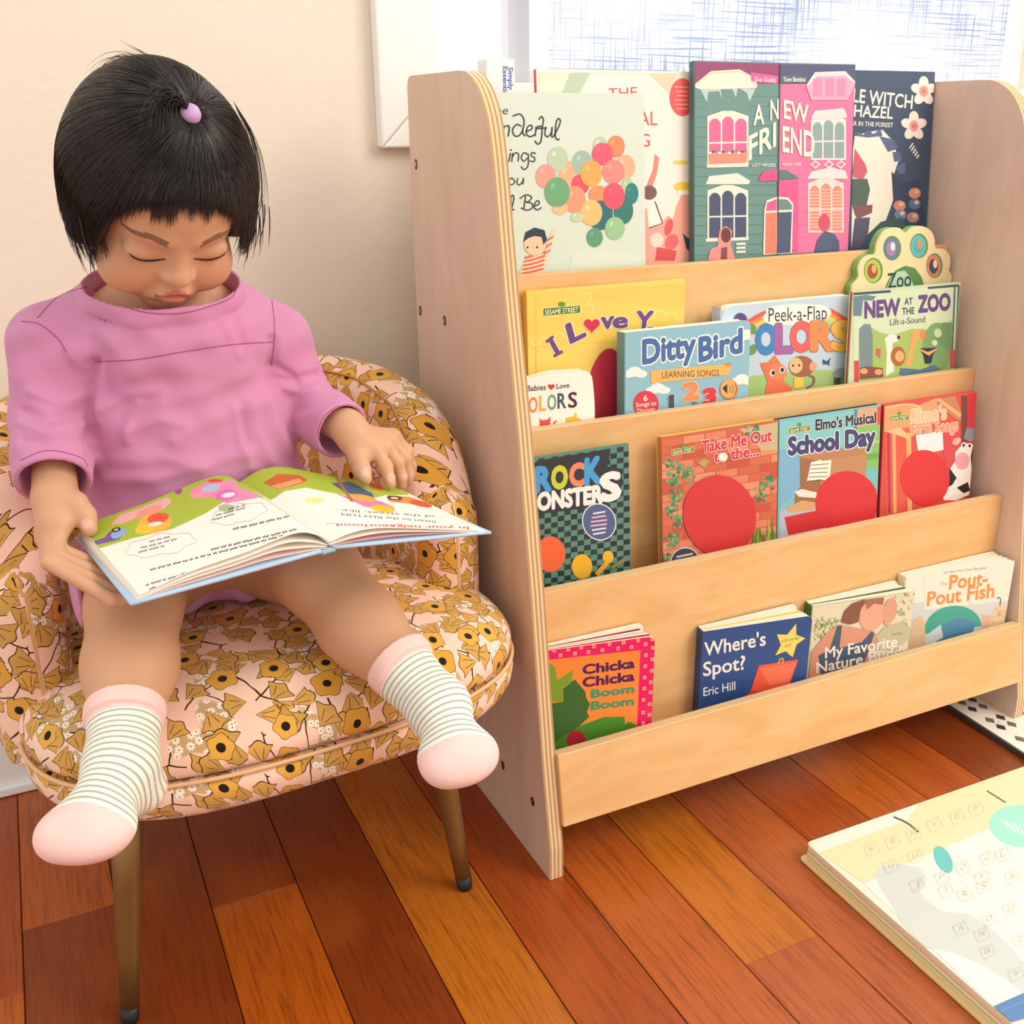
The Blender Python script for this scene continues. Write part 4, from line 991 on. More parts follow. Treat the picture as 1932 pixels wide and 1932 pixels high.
def boardbook(name, label, fr, w, h, Ts, Te, cov, npg=6, r=0.010, spine=None, page='#f6eedd', group='picture books on the display shelf', tints=None, outline=None, lc=False):
    """thick board pages hinged at the left; Ts, Te = depth at the spine and at the fore edge"""
    o = empty(name, mat=fr.matrix()); tag(o, label, 'book', group)
    cor = (1 if lc else 0, 1, 1, 1 if lc else 0); out = outline or rrect(w, h, r, cor); t = 0.0016
    mb = MB(); mb.prism(out, -t, 0, lin(cov), side_col=lin(page)); mb.build('front_cover', PRINT, o)
    for k in range(npg + 1):
        f = (k + 1) / (npg + 1); last = k == npg; mb = MB(); n_ = len(out); zz0, zz1 = [], []
        ins = 0.0 if last else 0.0012
        for (u, v) in out:
            d = t + 0.0003 + ((Ts - t) * (1 - u / w) + (Te - t) * (u / w)) * (k / (npg + 1)); th = max(0.0012, ((Ts - t) * (1 - u / w) + (Te - t) * (u / w)) / (npg + 1) * (0.62 if not last else 0.5))
            uu = min(u, w - ins * 2 - (0.0015 * k if not last else 0)); vv = min(max(v, ins), h - ins)
            zz0.append((uu, vv, -d)); zz1.append((uu, vv, -d - th))
        pc = lin((tints or {}).get(k, page))
        mb.add(zz0, [tuple(range(n_))], pc); mb.add(zz1, [tuple(range(n_))[::-1]], lin(cov) if last else pc)
        mb.add(zz1 + zz0, [(i, (i + 1) % n_, n_ + (i + 1) % n_, n_ + i) for i in range(n_)], pc)
        mb.build('back_cover' if last else 'board_page', PAPER, o)
    mb = MB(); mb.box((-0.0012, 0.0, -Ts), (-0.0001, h - 0.0002, -0.0002), lin(spine or cov)); mb.build('spine', PRINT, o)
    return o
def sesame_sign(A, x, y, w, h, sl):      # green street sign lettering
    A.poly([(x, y), (x + w, y + sl * w), (x + w, y + sl * w + h), (x, y + h)], '#f3e27a')
    A.poly([(x + w * .03, y + h * .1), (x + w * .97, y + sl * w + h * .1), (x + w * .97, y + sl * w + h * .9), (x + w * .03, y + h * .9)], '#2f6b35')
    A.text('SESAME STREET', (x + w * .07, y + h * .78), (x + w * .93, y + sl * w * .93 + h * .78), h * .55, '#f6f0c8', 0.02)
    A.ell(x + w * .5, y + sl * w * .5 - h * .25, w * .10, h * .30, '#5f9a3c')

V4 = (680, 0, 720 / 1932); V5 = (1280, 0, 652 / 1932); V6 = (960, 500, 540 / 1932); V7 = (1340, 400, 592 / 1932)
B1 = (980, 740, 500 / 1932); B2 = (1420, 700, 512 / 1932); B3 = (1000, 1080, 560 / 1932); B4 = (1480, 1000, 452 / 1932); B5 = (1400, 1240, 532 / 1485); B7 = (120, 820, 840 / 1932)
rnd = random.Random(11)

# ---- top tier
fr, w, h = make_frame((945, 178), (1214, 181), 1.1975, 1.221, LED[0], xl=0.520)
o = hardcover('picture_book', 'pale mint picture book with a bunch of balloons on its cover, top shelf', fr, w, h, 0.010, '#d3e0d2')
A = Art(fr, w, h, V4)
A.poly([(1050, 1390), (1075, 1290), (1150, 1255), (1250, 1265), (1420, 1300), (1420, 1390)], '#d9e3d4')
ink = '#233a3d'
A.text('The', (640, 580), (745, 578), 40, ink, 0.0, 0.15)
A.text('Won', (545, 694), (752, 692), 90, ink, -0.004, 0.2); A.text('Thi', (640, 822), (756, 820), 70, ink, -0.004, 0.2); A.text('Y', (690, 938), (738, 936), 58, ink, -0.004, 0.2); A.text('Wil', (655, 1062), (752, 1061), 72, ink, -0.004, 0.2)
for wd, strokes in ((7.5, ([(815, 640), (792, 630), (770, 655), (778, 685), (800, 688), (820, 662), (828, 610), (808, 578), (770, 588)], [(824, 640), (822, 672), (834, 690)], [(838, 668), (868, 652), (864, 634), (845, 645), (840, 678), (860, 692), (884, 680)],
    [(884, 690), (890, 640)], [(888, 660), (900, 640), (918, 640)], [(882, 712), (898, 730), (914, 712), (920, 650), (926, 608), (916, 590), (902, 606)], [(896, 650), (944, 648)], [(938, 642), (934, 680), (948, 692), (966, 672), (970, 642), (968, 690), (978, 692)], [(978, 690), (1004, 640), (1012, 612), (1002, 600), (990, 624), (986, 688), (998, 708), (1008, 702)])),
    (6.5, ([(766, 820), (770, 774)], [(768, 796), (784, 774), (800, 782), (798, 818)], [(848, 782), (828, 774), (814, 796), (826, 816), (846, 800)], [(850, 778), (848, 838), (828, 858), (812, 842)], [(888, 778), (870, 772), (864, 788), (882, 800), (878, 818), (856, 814)])),
    (6.0, ([(766, 900), (750, 916), (762, 936), (782, 920), (766, 900)], [(796, 900), (793, 928), (806, 936), (822, 916), (825, 900), (823, 934)])),
    (6.5, ([(764, 1060), (776, 1010), (772, 988), (762, 1004), (768, 1058), (780, 1062)], [(826, 1060), (836, 992)], [(806, 1006), (838, 986), (866, 998), (852, 1020), (834, 1022), (868, 1030), (868, 1054), (842, 1064), (812, 1052)], [(880, 1044), (904, 1032), (900, 1016), (884, 1026), (880, 1052), (898, 1062), (916, 1050)]))):
    for st_ in strokes: A.line(st_, wd, ink, 26)
for cx, cy, rx, ry, c in [(1213, 735, 36, 44, '#b9cdb6'), (1050, 900, 50, 85, '#f6b08a'), (1293, 742, 45, 56, '#ee8a5c'), (998, 804, 52, 62, '#b6cfae'), (1122, 826, 52, 64, '#9dbbab'), (1340, 845, 50, 62, '#f7b088'), (938, 893, 52, 62, '#f59d8c'),
    (1225, 780, 54, 58, '#e2596f'), (1112, 935, 46, 52, '#ee4f63'), (1085, 1010, 55, 70, '#f59a78'), (1205, 985, 52, 45, '#f2925f'), (1010, 1055, 40, 32, '#f7c089'), (1280, 870, 56, 62, '#f58a86'), (1350, 945, 30, 45, '#aecb9b'), (1372, 980, 34, 54, '#2f7f80'), (1168, 878, 55, 67, '#f7a857'),
    (1215, 1090, 65, 75, '#2d6d74'), (1330, 1065, 50, 70, '#2f7a6c'), (1282, 993, 55, 67, '#ef5468'), (995, 973, 64, 76, '#6da878'), (1168, 1077, 55, 66, '#f9c077'), (1287, 1156, 50, 58, '#97c694'), (1185, 1202, 41, 48, '#5d9d78'), (1095, 1100, 32, 24, '#bfd3a8')]:
    A.ell(cx, cy, rx, ry, c); A.ell(cx - rx * .35, cy - ry * .4, rx * .18, ry * .22, tuple(min(1, q * 1.25 + 0.03) for q in lin(c)), 20)
A.line([(1278, 1060), (1278, 1100)], 3, '#d9dfcf')
A.poly([(800, 1385), (830, 1320), (880, 1295), (925, 1310), (950, 1210), (975, 1160), (988, 1168), (960, 1260), (925, 1385)], '#f3d3b0')
for k in range(5): A.line([(815 + k * 4, 1385 - k * 20), (870, 1375 - k * 20), (925 + k * 3, 1360 - k * 22)], 10, '#e2674c', 8)
for k in range(3): A.line([(930 + k * 8, 1285 - k * 34), (960 + k * 8, 1265 - k * 34)], 9, '#e2674c')
A.ell(882, 1235, 56, 60, '#f4c9a6'); A.poly([(823, 1225), (835, 1175), (880, 1152), (930, 1165), (944, 1215), (925, 1240), (915, 1200), (880, 1195), (850, 1205)], '#2b3b44'); A.ell(845, 1252, 5, 6, '#22262a'); A.ell(893, 1252, 5, 6, '#22262a')
A.done(o)

fr, w, h = make_frame((1012, 135), (1308, 138), 1.2125, 1.240, LED[0])
o = hardcover('picture_book', 'cream picture book with red lettering and a red dot, tucked behind the balloon book', fr, w, h, 0.010, '#f6eadd', spine='#d8434f')
A = Art(fr, w, h, V4)
A.poly([(905, 365), (1680, 370), (1680, 520), (1480, 380), (1170, 372), (1100, 475), (905, 475)], '#ece3cc'); A.poly([(1060, 370), (1165, 366), (1110, 470), (1020, 470)], '#bccbae')
A.poly([(1460, 370), (1600, 372), (1560, 470)], '#e3d2b0')
red = '#e0505a'
A.text('THE', (1255, 500), (1400, 492), 52, red, 0.0); A.text('MUSICAL', (1180, 640), (1502, 634), 70, red, 0.0); A.text('SONG', (1250, 745), (1465, 742), 64, red, 0.0)
A.ell(1630, 492, 66, 96, '#ee5a5f')
for k in range(6): A.line([(1590 + (k % 3) * 6, 440 + k * 22), (1662 - (k % 2) * 8, 442 + k * 22)], 5, '#f7b9ad')
A.poly([(1440, 960), (1480, 860), (1490, 780), (1512, 800), (1500, 880), (1465, 980)], '#ef8a78'); A.ell(1462, 975, 38, 36, '#7a5a58')
A.poly([(1440, 1340), (1440, 1060), (1500, 1030), (1530, 1120), (1560, 1090), (1580, 1120), (1600, 1040), (1640, 960), (1685, 950), (1685, 1340)], '#f3a796')
A.poly([(1450, 1060), (1490, 1020), (1528, 1130), (1460, 1155)], '#f9efe4'); A.line([(1460, 1155), (1528, 1130), (1490, 1020)], 6, '#4a3a3a')
A.ell(1500, 1215, 34, 38, '#f3d9c9'); A.ell(1560, 1150, 20, 45, '#e05a58', 15); A.poly([(1490, 1320), (1500, 1250), (1600, 1270), (1590, 1320)], '#d9504f'); A.ell(1575, 1225, 32, 42, '#e7666a', 30)
A.ell(1622, 822, 40, 10, '#f3d23c'); A.ell(1630, 945, 42, 24, '#f0cc3a'); A.poly([(1600, 965), (1680, 960), (1670, 985), (1610, 985)], '#fbf0e0')
A.poly([(1630, 1180), (1685, 1230), (1685, 1290), (1650, 1260)], '#3c4a55')
A.done(o)

fr, w, h = make_frame((1310, 120), (1614, 123), 1.1975, 1.224, LED[0])
o = hardcover('picture_book', 'picture book whose cover joins a teal house and a pink house, top shelf', fr, w, h, 0.012, '#5f8783', spine='#4c6f70')
A = Art(fr, w, h, V5)
tq = lin('#6f9790'); pkk = '#ec6f9e'; cr = '#f4e5d3'
A.poly([(88, 345), (568, 356), (550, 1425), (70, 1470)], '#6b938c'); A.poly([(568, 356), (994, 362), (962, 1398), (548, 1422)], '#ee79a4')
A.poly([(92, 346), (568, 357), (566, 470), (88, 470)], '#93436f'); A.poly([(568, 357), (994, 362), (992, 470), (566, 470)], '#535a7c')
for k in range(17):
    y = 545 + k * 55; A.line([(85, y), (160, y + 3)], 3, '#557a76'); A.line([(392, y - 4), (556, y - 6)], 3, '#557a76')
    if k < 12: A.line([(566, 560 + k * 70), (730, 556 + k * 70)], 2, '#df5f92')
A.poly([(120, 495), (430, 495), (395, 570), (380, 520), (330, 490), (320, 550), (300, 500), (235, 500), (240, 555), (225, 510), (165, 515), (158, 575)], '#b9cdc4')
A.poly([(80, 470), (180, 398), (340, 388), (400, 420), (440, 470), (435, 492), (120, 500), (82, 490)], cr); A.line([(85, 480), (180, 410), (340, 400), (395, 428), (430, 475)], 6, '#d8c6b0')
A.poly([(403, 405), (556, 425), (555, 470), (405, 455)], '#e2629a'); A.text('Gus Gusky', (425, 455), (545, 458), 24, '#f6d3de', 0.03)
A.poly([(568, 425), (640, 416), (722, 430), (718, 462), (568, 462)], '#5a6a72'); A.text('Tom Bottica', (585, 456), (708, 456), 24, '#e8e6e2', 0.03)
def bay(x0, x1, y0, y1, fill, frame=cr, arch=30, rows=1, slat=None):
    A.poly([(x0, y1), (x0, y0 + arch), ((x0 + x1) / 2 - 30, y0), ((x0 + x1) / 2 + 30, y0), (x1, y0 + arch), (x1, y1)], frame)
    n = 3; wv = (x1 - x0 - 12) / n
    for i in range(n):
        a = x0 + 6 + i * wv + 4; bq = a + wv - 8; yy = y0 + arch * (1.0 if i != 1 else 0.6) + 12
        A.poly([(a, y1 - 10), (a, yy + 26), (a + wv * .2, yy + 6), ((a + bq) / 2, yy), (bq - wv * .2, yy + 6), (bq, yy + 26), (bq, y1 - 10)], fill)
        if slat:
            for q in range(int((y1 - yy - 40) / 18)): A.line([(a, yy + 36 + q * 18), (bq, yy + 34 + q * 18)], 4, slat)
    A.line([(x0, (y0 + y1) / 2 + 25), (x1, (y0 + y1) / 2 + 20)], 9, frame)
bay(160, 390, 620, 930, '#ee6a97'); A.poly([(165, 855), (385, 850), (380, 918), (168, 925)], '#f2907c')
for k in range(12): A.ell(175 + k * 18, 855 - (k % 3) * 6, 10, 6, ['#f7efe0', '#4b5560', '#7a8f80'][k % 3])
A.poly([(155, 920), (385, 910), (388, 932), (158, 938)], cr); A.poly([(150, 1030), (170, 985), (330, 968), (398, 1010), (392, 1030)], cr)
bay(160, 388, 1035, 1340, '#4a5470'); A.poly([(150, 1335), (390, 1325), (390, 1342), (152, 1352)], cr)
bay(738, 935, 640, 895, '#8fa7a6', '#f7e3da'); bay(722, 922, 995, 1300, '#f49079', '#f9d9d2', slat='#fbd3c6')
A.poly([(710, 480), (760, 405), (930, 400), (992, 460), (985, 480), (940, 560), (740, 560)], '#f3a9c3'); A.poly([(715, 470), (760, 404), (930, 398), (992, 455), (990, 470), (930, 425), (770, 428), (722, 482)], '#f9dcd8')
for k in range(3): A.rect(750 + k * 66, 440, 800 + k * 66, 540, '#f08fb4'); 
A.poly([(738, 655), (760, 620), (920, 605), (938, 640), (938, 660), (740, 665)], '#f9dcd8')
for cx in (762, 838, 905): A.poly([(cx - 30, 922), (cx, 895), (cx + 30, 918), (cx, 945)], '#f9dcd8'); A.poly([(cx - 19, 921), (cx, 905), (cx + 19, 918), (cx, 934)], '#ef79a4')
A.poly([(715, 1000), (740, 960), (850, 935), (930, 955), (945, 1000)], '#f9dcd8')
wt = '#f6ead8'
A.text('A', (418, 700), (475, 692), 108, wt, 0.025); A.text('N', (512, 672), (556, 664), 108, wt, 0.025); A.text('EW', (588, 660), (722, 690), 100, wt, 0.025)
A.text('FRI', (392, 895), (540, 815), 130, wt, 0.025); A.text('END', (580, 845), (756, 880), 138, wt, 0.025)
A.text('LUCY MENZIES', (408, 930), (540, 932), 16, wt, 0.02); A.text('MARIA DEK', (576, 926), (684, 926), 16, wt, 0.02)
A.poly([(442, 1012), (470, 960), (550, 948), (550, 1010)], '#e2508c'); A.poly([(552, 948), (600, 952), (675, 998), (552, 1006)], '#5b7f7c'); A.rect(556, 1010, 665, 1400, '#e65d90')
A.poly([(470, 1425), (476, 1170), (490, 1120), (548, 1100), (548, 1420)], cr); A.poly([(480, 1420), (484, 1192), (547, 1188), (547, 1416)], '#f0826a'); A.poly([(484, 1180), (492, 1135), (546, 1112), (546, 1176)], '#e7608f')
A.poly([(552, 1100), (610, 1105), (638, 1140), (630, 1415), (550, 1420)], cr); A.poly([(552, 1188), (630, 1184), (622, 1412), (551, 1416)], '#4d5a76'); A.poly([(552, 1112), (605, 1116), (630, 1145), (630, 1172), (552, 1176)], '#6f8c88')
A.poly([(160, 1455), (175, 1395), (215, 1375), (225, 1290), (262, 1262), (296, 1290), (290, 1375), (315, 1450)], '#f0938a'); A.ell(262, 1315, 28, 42, '#6b3f40'); A.poly([(232, 1450), (236, 1385), (270, 1380), (268, 1450)], '#8a4a50')
A.poly([(758, 1410), (775, 1340), (815, 1290), (870, 1310), (895, 1350), (896, 1400)], '#54617c'); A.ell(812, 1245, 30, 50, '#d2546a')
for k in range(3): A.rect(320, 1358 + k * 22, 372, 1372 + k * 22, '#e8e2d6', -0.05)
A.line([(566, 357), (549, 1423)], 5, '#2f4a4c'); A.done(o)

fr, w, h = make_frame((1614, 135), (1770, 140), 1.2125, 1.240, LED[0], xl=1.05, xr=1.3025)
o = hardcover('picture_book', 'navy picture book with white flowers at its corner, right end of the top shelf', fr, w, h, 0.011, '#45566f')
A = Art(fr, w, h, V5)
A.poly([(975, 840), (985, 760), (1050, 740), (1140, 725), (1200, 790), (1230, 900), (1195, 1000), (1200, 1120), (1160, 1230), (1080, 1290), (965, 1390)], '#f4ead9')
for pp in ([(985, 760), (1010, 735), (1030, 755), (1060, 725), (1090, 750), (1130, 718), (1140, 760), (1060, 770)], [(1120, 760), (1200, 780), (1230, 830), (1170, 850)], [(1195, 850), (1240, 850), (1250, 900), (1205, 905)], [(1215, 930), (1270, 905), (1265, 975), (1225, 970)]): A.poly(pp, '#5d6f92')
A.text('LITTLE WITCH', (830, 552), (1305, 608), 74, '#f7efdf', 0.02, 0.12); A.text('HAZEL', (980, 650), (1195, 664), 64, '#f7efdf', 0.02, 0.1); A.text('A YEAR IN THE FOREST', (900, 698), (1198, 712), 24, '#f0e8da', 0.02, 0.1)
for cx, cy in ((1370, 510), (1315, 705)):
    for k in range(5): a = math.radians(k * 72 - 90); A.ell(cx + 38 * math.cos(a), cy + 48 * math.sin(a), 27, 36, '#f6ecdf', k * 72)
    A.ell(cx, cy, 26, 32, '#eda39a'); A.ell(cx, cy, 12, 14, '#d97b78')
A.poly([(972, 960), (985, 830), (1045, 920), (1055, 960), (1030, 1005), (975, 990)], '#d0647a'); A.poly([(970, 1000), (1055, 1000), (1070, 1060), (1050, 1150), (970, 1150)], '#566a62'); A.poly([(970, 1150), (1085, 1145), (1080, 1190), (1000, 1225), (985, 1200)], '#8a5a5e')
A.poly([(965, 1395), (985, 1220), (1070, 1215), (1060, 1300), (1010, 1390)], '#5e5c74')
A.poly([(1190, 960), (1260, 1020), (1340, 1010), (1400, 1250), (1240, 1270), (1200, 1120)], '#3c4a64')
for cx, cy, c in ((1320, 1080, '#e2936f'), (1235, 1150, '#d98e78'), (1320, 1140, '#5e78a0'), (1310, 1215, '#b98a86'), (1240, 1200, '#7388a8')): A.ell(cx, cy, 34, 30, c); A.ell(cx + 10, cy - 8, 14, 12, '#e9c3a2')
A.poly([(1080, 1290), (1130, 1240), (1250, 1215), (1280, 1275)], '#4a5f60')
for k in range(5): A.line([(1290 + k * 10, 830 + k * 14), (1310 + k * 8, 800 + k * 16)], 8, '#f4ead9')
A.done(o)

# ---- second tier
fr, w, h = make_frame((993, 547), (1292, 532), 1.150, 1.160, LED[1])
o = hardcover('picture_book', 'wide yellow picture book with purple lettering and a red heart', fr, w, h, 0.010, '#f6d66c', spine='#d8b23e')
A = Art(fr, w, h, V6)
A.poly([(118, 195), (1195, 120), (1180, 330), (900, 500), (130, 560)], '#f7d264'); A.poly([(1195, 120), (1180, 300), (560, 240), (560, 165)], '#f8cb62')
A.line([(180, 200), (185, 800)], 5, '#e5bd50')
for ln in ([(490, 190), (545, 200), (550, 250), (520, 265), (565, 280), (570, 330)], [(130, 500), (180, 540), (240, 480)], [(230, 490), (300, 500), (340, 450), (380, 490)], [(980, 340), (1000, 310), (1050, 320), (1060, 350), (1100, 310), (1140, 370)]): A.line(ln, 5, '#fae9a8', 16)
sesame_sign(A, 225, 290, 262, 58, -0.08)
pu = '#6f4a86'
A.text('I', (322, 602), (342, 592), 112, pu, 0.03, outline='#fbf3d8', ow=0.02, up=(-0.5, -0.9)); A.line([(303, 616), (362, 582)], 20, pu); A.line([(250, 520), (300, 482)], 20, pu); A.text('L', (420, 525), (515, 478), 120, pu, 0.05, outline='#fbf3d8', ow=0.03, up=(-0.28, -1)); A.text('v', (625, 430), (705, 420), 110, pu, 0.05, outline='#fbf3d8', ow=0.03); A.text('e', (705, 425), (795, 418), 100, pu, 0.05, outline='#fbf3d8', ow=0.03)
A.text('Y', (855, 440), (960, 440), 125, pu, 0.05, 0.1, outline='#fbf3d8', ow=0.03); A.text('ou', (925, 480), (1120, 520), 100, pu, 0.05, outline='#fbf3d8', ow=0.03)
t = np.linspace(0, 2 * math.pi, 40)[:-1]
def heart(cx, cy, s, c): A.poly(np.stack([cx + s * 16 * np.sin(t) ** 3, cy - s * (13 * np.cos(t) - 5 * np.cos(2 * t) - 2 * np.cos(3 * t) - np.cos(4 * t))], 1), c)
heart(558, 405, 3.7, '#f6e3c0'); heart(558, 405, 3.4, '#d4324c')
A.ell(650, 830, 120, 270, '#c23348', 8)
A.done(o)

fr, w, h = make_frame((990, 706), (1120, 700), 1.1115, 1.1145, LED[1], xl=0.508)
bump_ = [(0, 0), (w, 0)] + [(w - 0.004 + 0.006 * abs(math.sin(q * 2.6)), 0.01 + (h - 0.03) * q) for q in np.linspace(0, 1, 9)] + [(w - 0.012 * (1 - math.cos(q)) - 0.001, h - 0.018 + 0.016 * math.sin(q)) for q in (0.5, 1.0, 1.5)] + [(w * (0.75 - 0.75 * q), h - 0.001 + 0.0025 * math.sin(q * 9)) for q in np.linspace(0, 1, 9)]
o = boardbook('board_book', 'small white cloud edged board book with colored letters, in front of the wide yellow book', fr, w, h, 0.018, 0.020, '#fdf6ea', 5, outline=bump_, page='#fbf0e0')
A = Art(fr, w, h, V6)
A.text('Babies', (122, 852), (250, 842), 38, '#3a3030', 0.01); heart(286, 822, 1.45, '#dd3340'); A.text('Love', (322, 836), (408, 826), 34, '#3a3030', 0.01)
for ch_, x0, x1, y, c, f in (('C', 75, 118, 1000, '#c9483e', '#f0a07a'), ('O', 136, 192, 996, '#e98a4a', '#fbd9a6'), ('L', 206, 250, 984, '#f0b35c', None), ('O', 262, 318, 978, '#6aa58e', '#bfdcc0'), ('R', 330, 384, 968, '#3d5a6e', None), ('S', 402, 458, 962, '#5a2740', None)):
    A.text(ch_, (x0, y), (x1, y - 4), 100, c, 0.02)
A.poly([(208, 1105), (208, 1035), (222, 1048), (262, 1042), (280, 1022), (278, 1095)], '#e2554c'); A.line([(310, 1090), (305, 1065), (322, 1050)], 10, '#d8564c', 6); A.poly([(388, 1085), (385, 1030), (440, 1020), (445, 998), (458, 1000), (455, 1025), (500, 1050), (500, 1065)], '#f0c238')
A.done(o)

fr, w, h = make_frame((1180, 622), (1416, 612), 1.1115, 1.1195, LED[1])
o = boardbook('board_book', 'light blue board book with white outlined blue letters and a sound button', fr, w, h, 0.019, 0.022, '#8fc0cf', 6, r=0.009, spine='#6f9fae', page='#fbf3e6')
A = Art(fr, w, h, V6)
for cx, cy in ((850, 720), (1005, 830), (1575, 770), (1610, 470)): A.ell(cx, cy, 48, 34, '#f4f1ea'); A.ell(cx + 40, cy + 14, 44, 26, '#f4f1ea'); A.ell(cx - 40, cy + 16, 40, 24, '#f4f1ea')
bl = '#4a6fa8'
A.text('Ditty', (905, 665), (1255, 610), 155, bl, 0.05, outline='#fbf7ee', ow=0.055); A.text('Bird', (1285, 650), (1570, 585), 155, bl, 0.05, outline='#fbf7ee', ow=0.055)
A.poly([(955, 715), (1225, 690), (1500, 665), (1490, 740), (1230, 770), (960, 800)], '#f4b968'); A.poly([(1445, 665), (1505, 660), (1485, 690)], '#d1913f')
A.text('LEARNING SONGS', (1032, 762), (1418, 748), 42, '#4b3a2c', 0.0)
A.ell(925, 940, 86, 92, '#d8404f'); A.text('6', (908, 918), (934, 916), 38, '#fbeee2', 0.02); A.text('Songs to', (858, 958), (992, 945), 28, '#fbeee2', 0.01); A.text('Discover', (866, 998), (985, 984), 28, '#fbeee2', 0.01)
A.line([(1072, 912), (1102, 884)], 22, '#40566a'); A.text('1', (1084, 978), (1106, 974), 96, '#40566a', 0.05, outline='#e9e4d4', ow=0.02); A.text('2', (1182, 910), (1272, 900), 108, '#f0905c', 0.09, outline='#f7e6cf', ow=0.02); A.text('3', (1316, 945), (1386, 930), 100, '#d8404f', 0.09, outline='#f7e6cf', ow=0.02)
A.ell(1484, 838, 62, 70, '#c98a52'); A.ell(1482, 834, 54, 62, '#f2ad6e'); A.poly([(1438, 832), (1472, 800), (1472, 870)], '#3a3038')
for k in range(3): A.line([(1484 + k * 18, 815 - k * 8), (1494 + k * 20, 836), (1484 + k * 18, 858 + k * 8)], 6, '#9a6236', 8)
A.poly([(1230, 960), (1240, 920), (1280, 935), (1275, 955)], '#4d8a98'); A.done(o)

fr, w, h = make_frame((1362, 575), (1622, 560), 1.135, 1.141, LED[1])
o = boardbook('board_book', 'round cornered board book with a rainbow and fat colored letters', fr, w, h, 0.020, 0.021, '#c3d9e6', 5, r=0.022, page='#fbf3e6', lc=True)
A = Art(fr, w, h, V7)
A.poly([(60, 1160), (250, 1010), (500, 985), (700, 970), (900, 1000), (890, 1180)], '#a9c77f')
for k, c in enumerate(('#e8604f', '#f0975a', '#f5cf6a', '#b9d38c')):
    A.line([(200, 700 + k * 26), (340, 620 + k * 26), (520, 585 + k * 26), (720, 600 + k * 26), (910, 720 + k * 26)], 28, c, 20)
A.ell(185, 665, 42, 44, '#5f4a86')
for cx, cy, rx, ry in ((540, 610, 200, 45), (420, 650, 95, 50), (660, 620, 85, 50), (540, 650, 150, 50)): A.ell(cx, cy, rx, ry, '#fbf3e8')
A.text('Peek-a-Flap', (358, 676), (718, 660), 84, '#3b3540', 0.0)
for ch_, x0, x1, y, c in (('C', 150, 270, 870, '#67a05a'), ('O', 285, 400, 868, '#3f8cc8'), ('L', 408, 498, 862, '#a86aa8'), ('O', 500, 622, 852, '#ee6a62'), ('R', 625, 748, 848, '#f0915a'), ('S', 755, 868, 846, '#f2bd5c')):
    A.text(ch_, (x0, y), (x1, y - 4), 165, c, 0.07, outline='#8a6a6a', ow=0.012)
A.poly([(330, 1135), (350, 1040), (305, 930), (355, 925), (395, 880), (430, 930), (465, 960), (450, 1040), (500, 1080), (500, 1115)], '#ee7a55'); A.ell(415, 985, 55, 52, '#f08a62'); A.ell(382, 990, 18, 20, '#f8efdc'); A.ell(440, 972, 18, 20, '#f8efdc'); A.ell(386, 990, 11, 14, '#33282a'); A.ell(441, 972, 11, 14, '#33282a')
A.ell(560, 950, 78, 65, '#a5674a'); A.ell(525, 945, 42, 48, '#eec08c'); A.ell(632, 950, 24, 28, '#e8a88a'); A.ell(508, 945, 6, 8, '#33282a'); A.ell(545, 943, 6, 8, '#33282a'); A.poly([(512, 1085), (515, 1020), (570, 1015), (575, 1080)], '#f2cf5a'); A.line([(590, 1085), (630, 1060), (635, 1020), (605, 1005)], 14, '#8a6a5a', 10)
A.poly([(690, 905), (715, 920), (740, 895), (730, 930), (735, 945), (712, 935), (695, 940)], '#3f5a86'); A.ell(790, 990, 40, 26, '#a9a5ad', -40); A.ell(838, 965, 14, 20, '#f0b0b0'); A.rect(760, 1020, 800, 1060, '#5a5f6e')
A.done(o)

# paw shaped sound book behind the zoo book
fr, w, h = make_frame((1622, 428), (1800, 420), 1.1575, 1.159, LED[1], xl=1.098, xr=1.296)
Pp = np.array([(875, 560), (872, 470), (885, 440), (915, 400), (912, 350), (930, 300), (975, 265), (1015, 258), (1025, 200), (1060, 130), (1110, 100), (1165, 98), (1205, 128), (1250, 92), (1310, 88), (1360, 118), (1382, 170), (1388, 222), (1440, 228), (1475, 270), (1478, 330), (1470, 360), (1492, 400), (1496, 450), (1470, 560)], float)
tt = fr.uv(spline(Pp, 70) * V7[2] + np.array(V7[:2])); tt[:, 0] = np.clip(tt[:, 0], -0.004, 0.205); tt = np.concatenate([[(tt[0, 0], 0.001)], tt, [(tt[-1, 0], 0.001)]])
o = empty('sound_book', mat=fr.matrix()); tag(o, 'cream and green paw shaped sound book standing behind the zoo book', 'book', 'picture books on the display shelf')
mb = MB(); mb.prism([tuple(q) for q in tt[::-1]], -0.003, 0, lin('#f6e2b0')); mb.build('front_cover', PRINT, o)
mb = MB(); mb.prism([tuple(q) for q in tt[::-1]], -0.0140, -0.0031, lin('#7fb765')); mb.build('board_page', PRINT, o)
A = Art(fr, 0.3, 0.4, V7); A.fr = fr
def part_disc(cx, cy, rx, ry, c1, c2, c3):
    A.ell(cx, cy, rx, ry, '#5f9a5c'); A.ell(cx - 4, cy + 2, rx * .86, ry * .9, c1); A.ell(cx - 6, cy + 4, rx * .55, ry * .6, c2); A.ell(cx + 4, cy - 10, rx * .25, ry * .35, c3)
part_disc(1004, 360, 58, 78, '#b9cc5a', '#a5563c', '#eeb46a'); part_disc(1120, 222, 55, 76, '#6f8296', '#a58ab5', '#dfe6ee'); part_disc(1285, 208, 55, 76, '#6fc0c0', '#5fb5bb', '#f09468'); part_disc(1380, 330, 50, 76, '#e58a72', '#4a4f66', '#f3ddd0')
